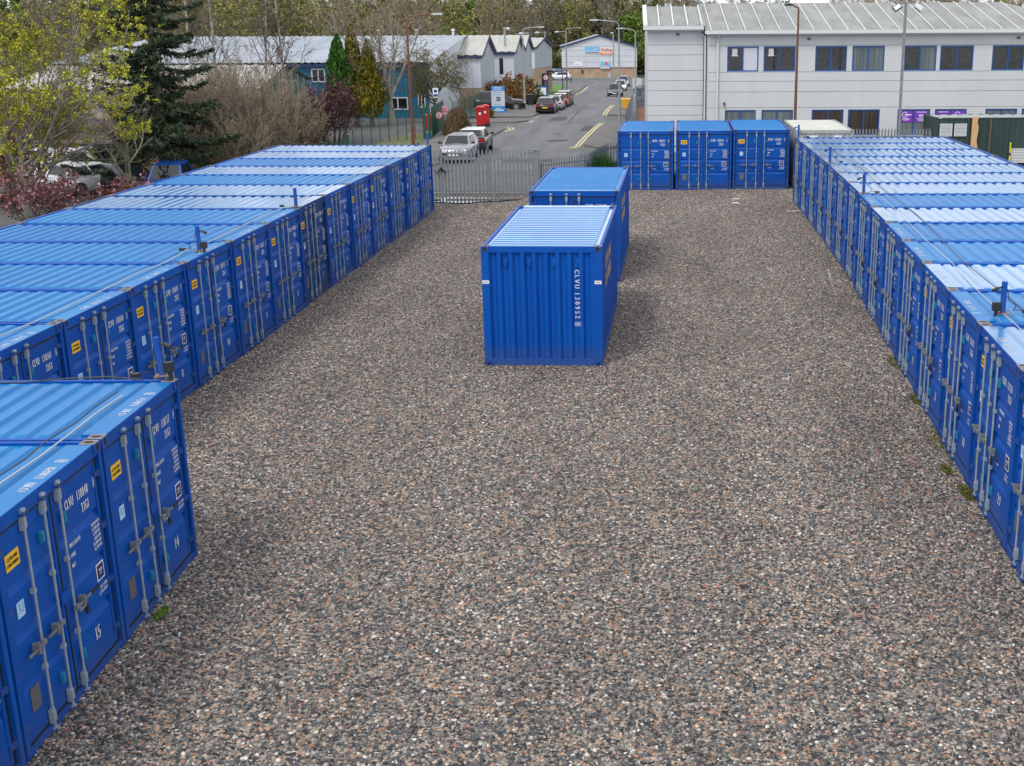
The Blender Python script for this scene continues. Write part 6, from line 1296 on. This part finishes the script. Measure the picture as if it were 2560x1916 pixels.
protos = [wood_proto('bare brown woodland tree behind the industrial units', 101, 13, 'bare'), wood_proto('bare brown woodland tree behind the industrial units', 102, 14.5, 'bare'), wood_proto('bare brown woodland tree behind the industrial units', 105, 12, 'bare'),
          wood_proto('olive budding woodland tree behind the industrial units', 103, 11, 'olive'), wood_proto('olive budding woodland tree behind the industrial units', 104, 12.5, 'olive'), wood_proto('fresh green woodland tree behind the industrial units', 106, 11, 'green')]
pine = conifer('woodland_pine', 'dark pine standing in the woodland behind the industrial units', 0, 0, 14, 2.6, 107, m_pine, 22, 40, 'woodland behind the industrial units', .2, 0, .25, .34)
under = bushy('woodland_bush', 'scrubby olive bush at the foot of the woodland', 0, 0, 2.6, 2.2, 4.6, 108, m_wood_o, 24, 7, .20, 'bush', stemm=m_twigo, group='scrub at the foot of the woodland', z=0)
rgw = random.Random(17); first = {}
def wood(kind, x, y, s):
    pr = under if kind == 7 else pine if kind == 6 else protos[kind]
    o = pr if kind not in first else copy_tree(pr); first[kind] = 1
    o.location = (x, y, gz(x, y)-.2); o.rotation_euler = (0, 0, rgw.uniform(0, 6.28)); o.scale = (s*rgw.uniform(.9, 1.15), s*rgw.uniform(.9, 1.15), s)
for row, (yy, step, x0, x1, sc) in enumerate(((262, 3.6, -100, 24, .84), (274, 3.6, -125, 30, 1.02), (290, 3.9, -140, 90, 1.14), (312, 4.4, -155, 105, 1.28))):
    x = x0
    while x < x1:
        px = 1574+3033*x/yy
        if px < 860: ws_ = [2, 2, 1, 6, 5, 2, .1]
        elif px < 1140: ws_ = [3, 3, 2, 4, 4, 1.2, .2]
        elif px < 1280: ws_ = [2, 2, 2, 3, 3, 4, .4]
        elif px < 1520: ws_ = [3, 3, 3, 4, 4, 1.5, .3]
        elif px < 1660: ws_ = [.3, .3, .3, .8, 1, 6, .8]
        else: ws_ = [4, 4, 4, 1, 1, .6, 2]
        k = rgw.choices(range(7), ws_)[0]; s = sc*rgw.uniform(.82, 1.12)*(.86 if px > 1640 else 1)
        if not (-16 < x < 3 and yy < 270): wood(k, x+rgw.uniform(-1.5, 1.5), yy+rgw.uniform(-5, 5), s)
        x += step*rgw.uniform(.7, 1.3)
for k, x, y, s in (*[(7, -82+i*2.9+rgw.uniform(-1, 1), (268 if -26 < -82+i*2.9 < 6 else 252)+rgw.uniform(-3, 4), rgw.uniform(.75, 1.25)) for i in range(37)], *[(7, -110+i*4+rgw.uniform(-1, 1), 136+rgw.uniform(-5, 8), rgw.uniform(.8, 1.2)) for i in range(17)], *[(rgw.choice((0, 1, 2, 3, 4, 3)), -43-i*4.1+rgw.uniform(-2, 2), 150+rgw.uniform(-12, 26), rgw.uniform(.72, .95)) for i in range(14)], (6, -7.5, 285, 1.12), (6, -34, 292, 1.1), (6, -37, 290, .95), (0, -34, 150, .85), (3, -41, 158, .85), (1, -47, 150, .9), (4, -55, 152, .9), (3, -37, 170, .9), (4, -46, 172, .95), (1, -30, 172, .95), (2, -60, 165, .95), (3, -66, 160, .9), (4, -26, 185, .95), (1, -22, 190, .9)): wood(k, x, y, s)
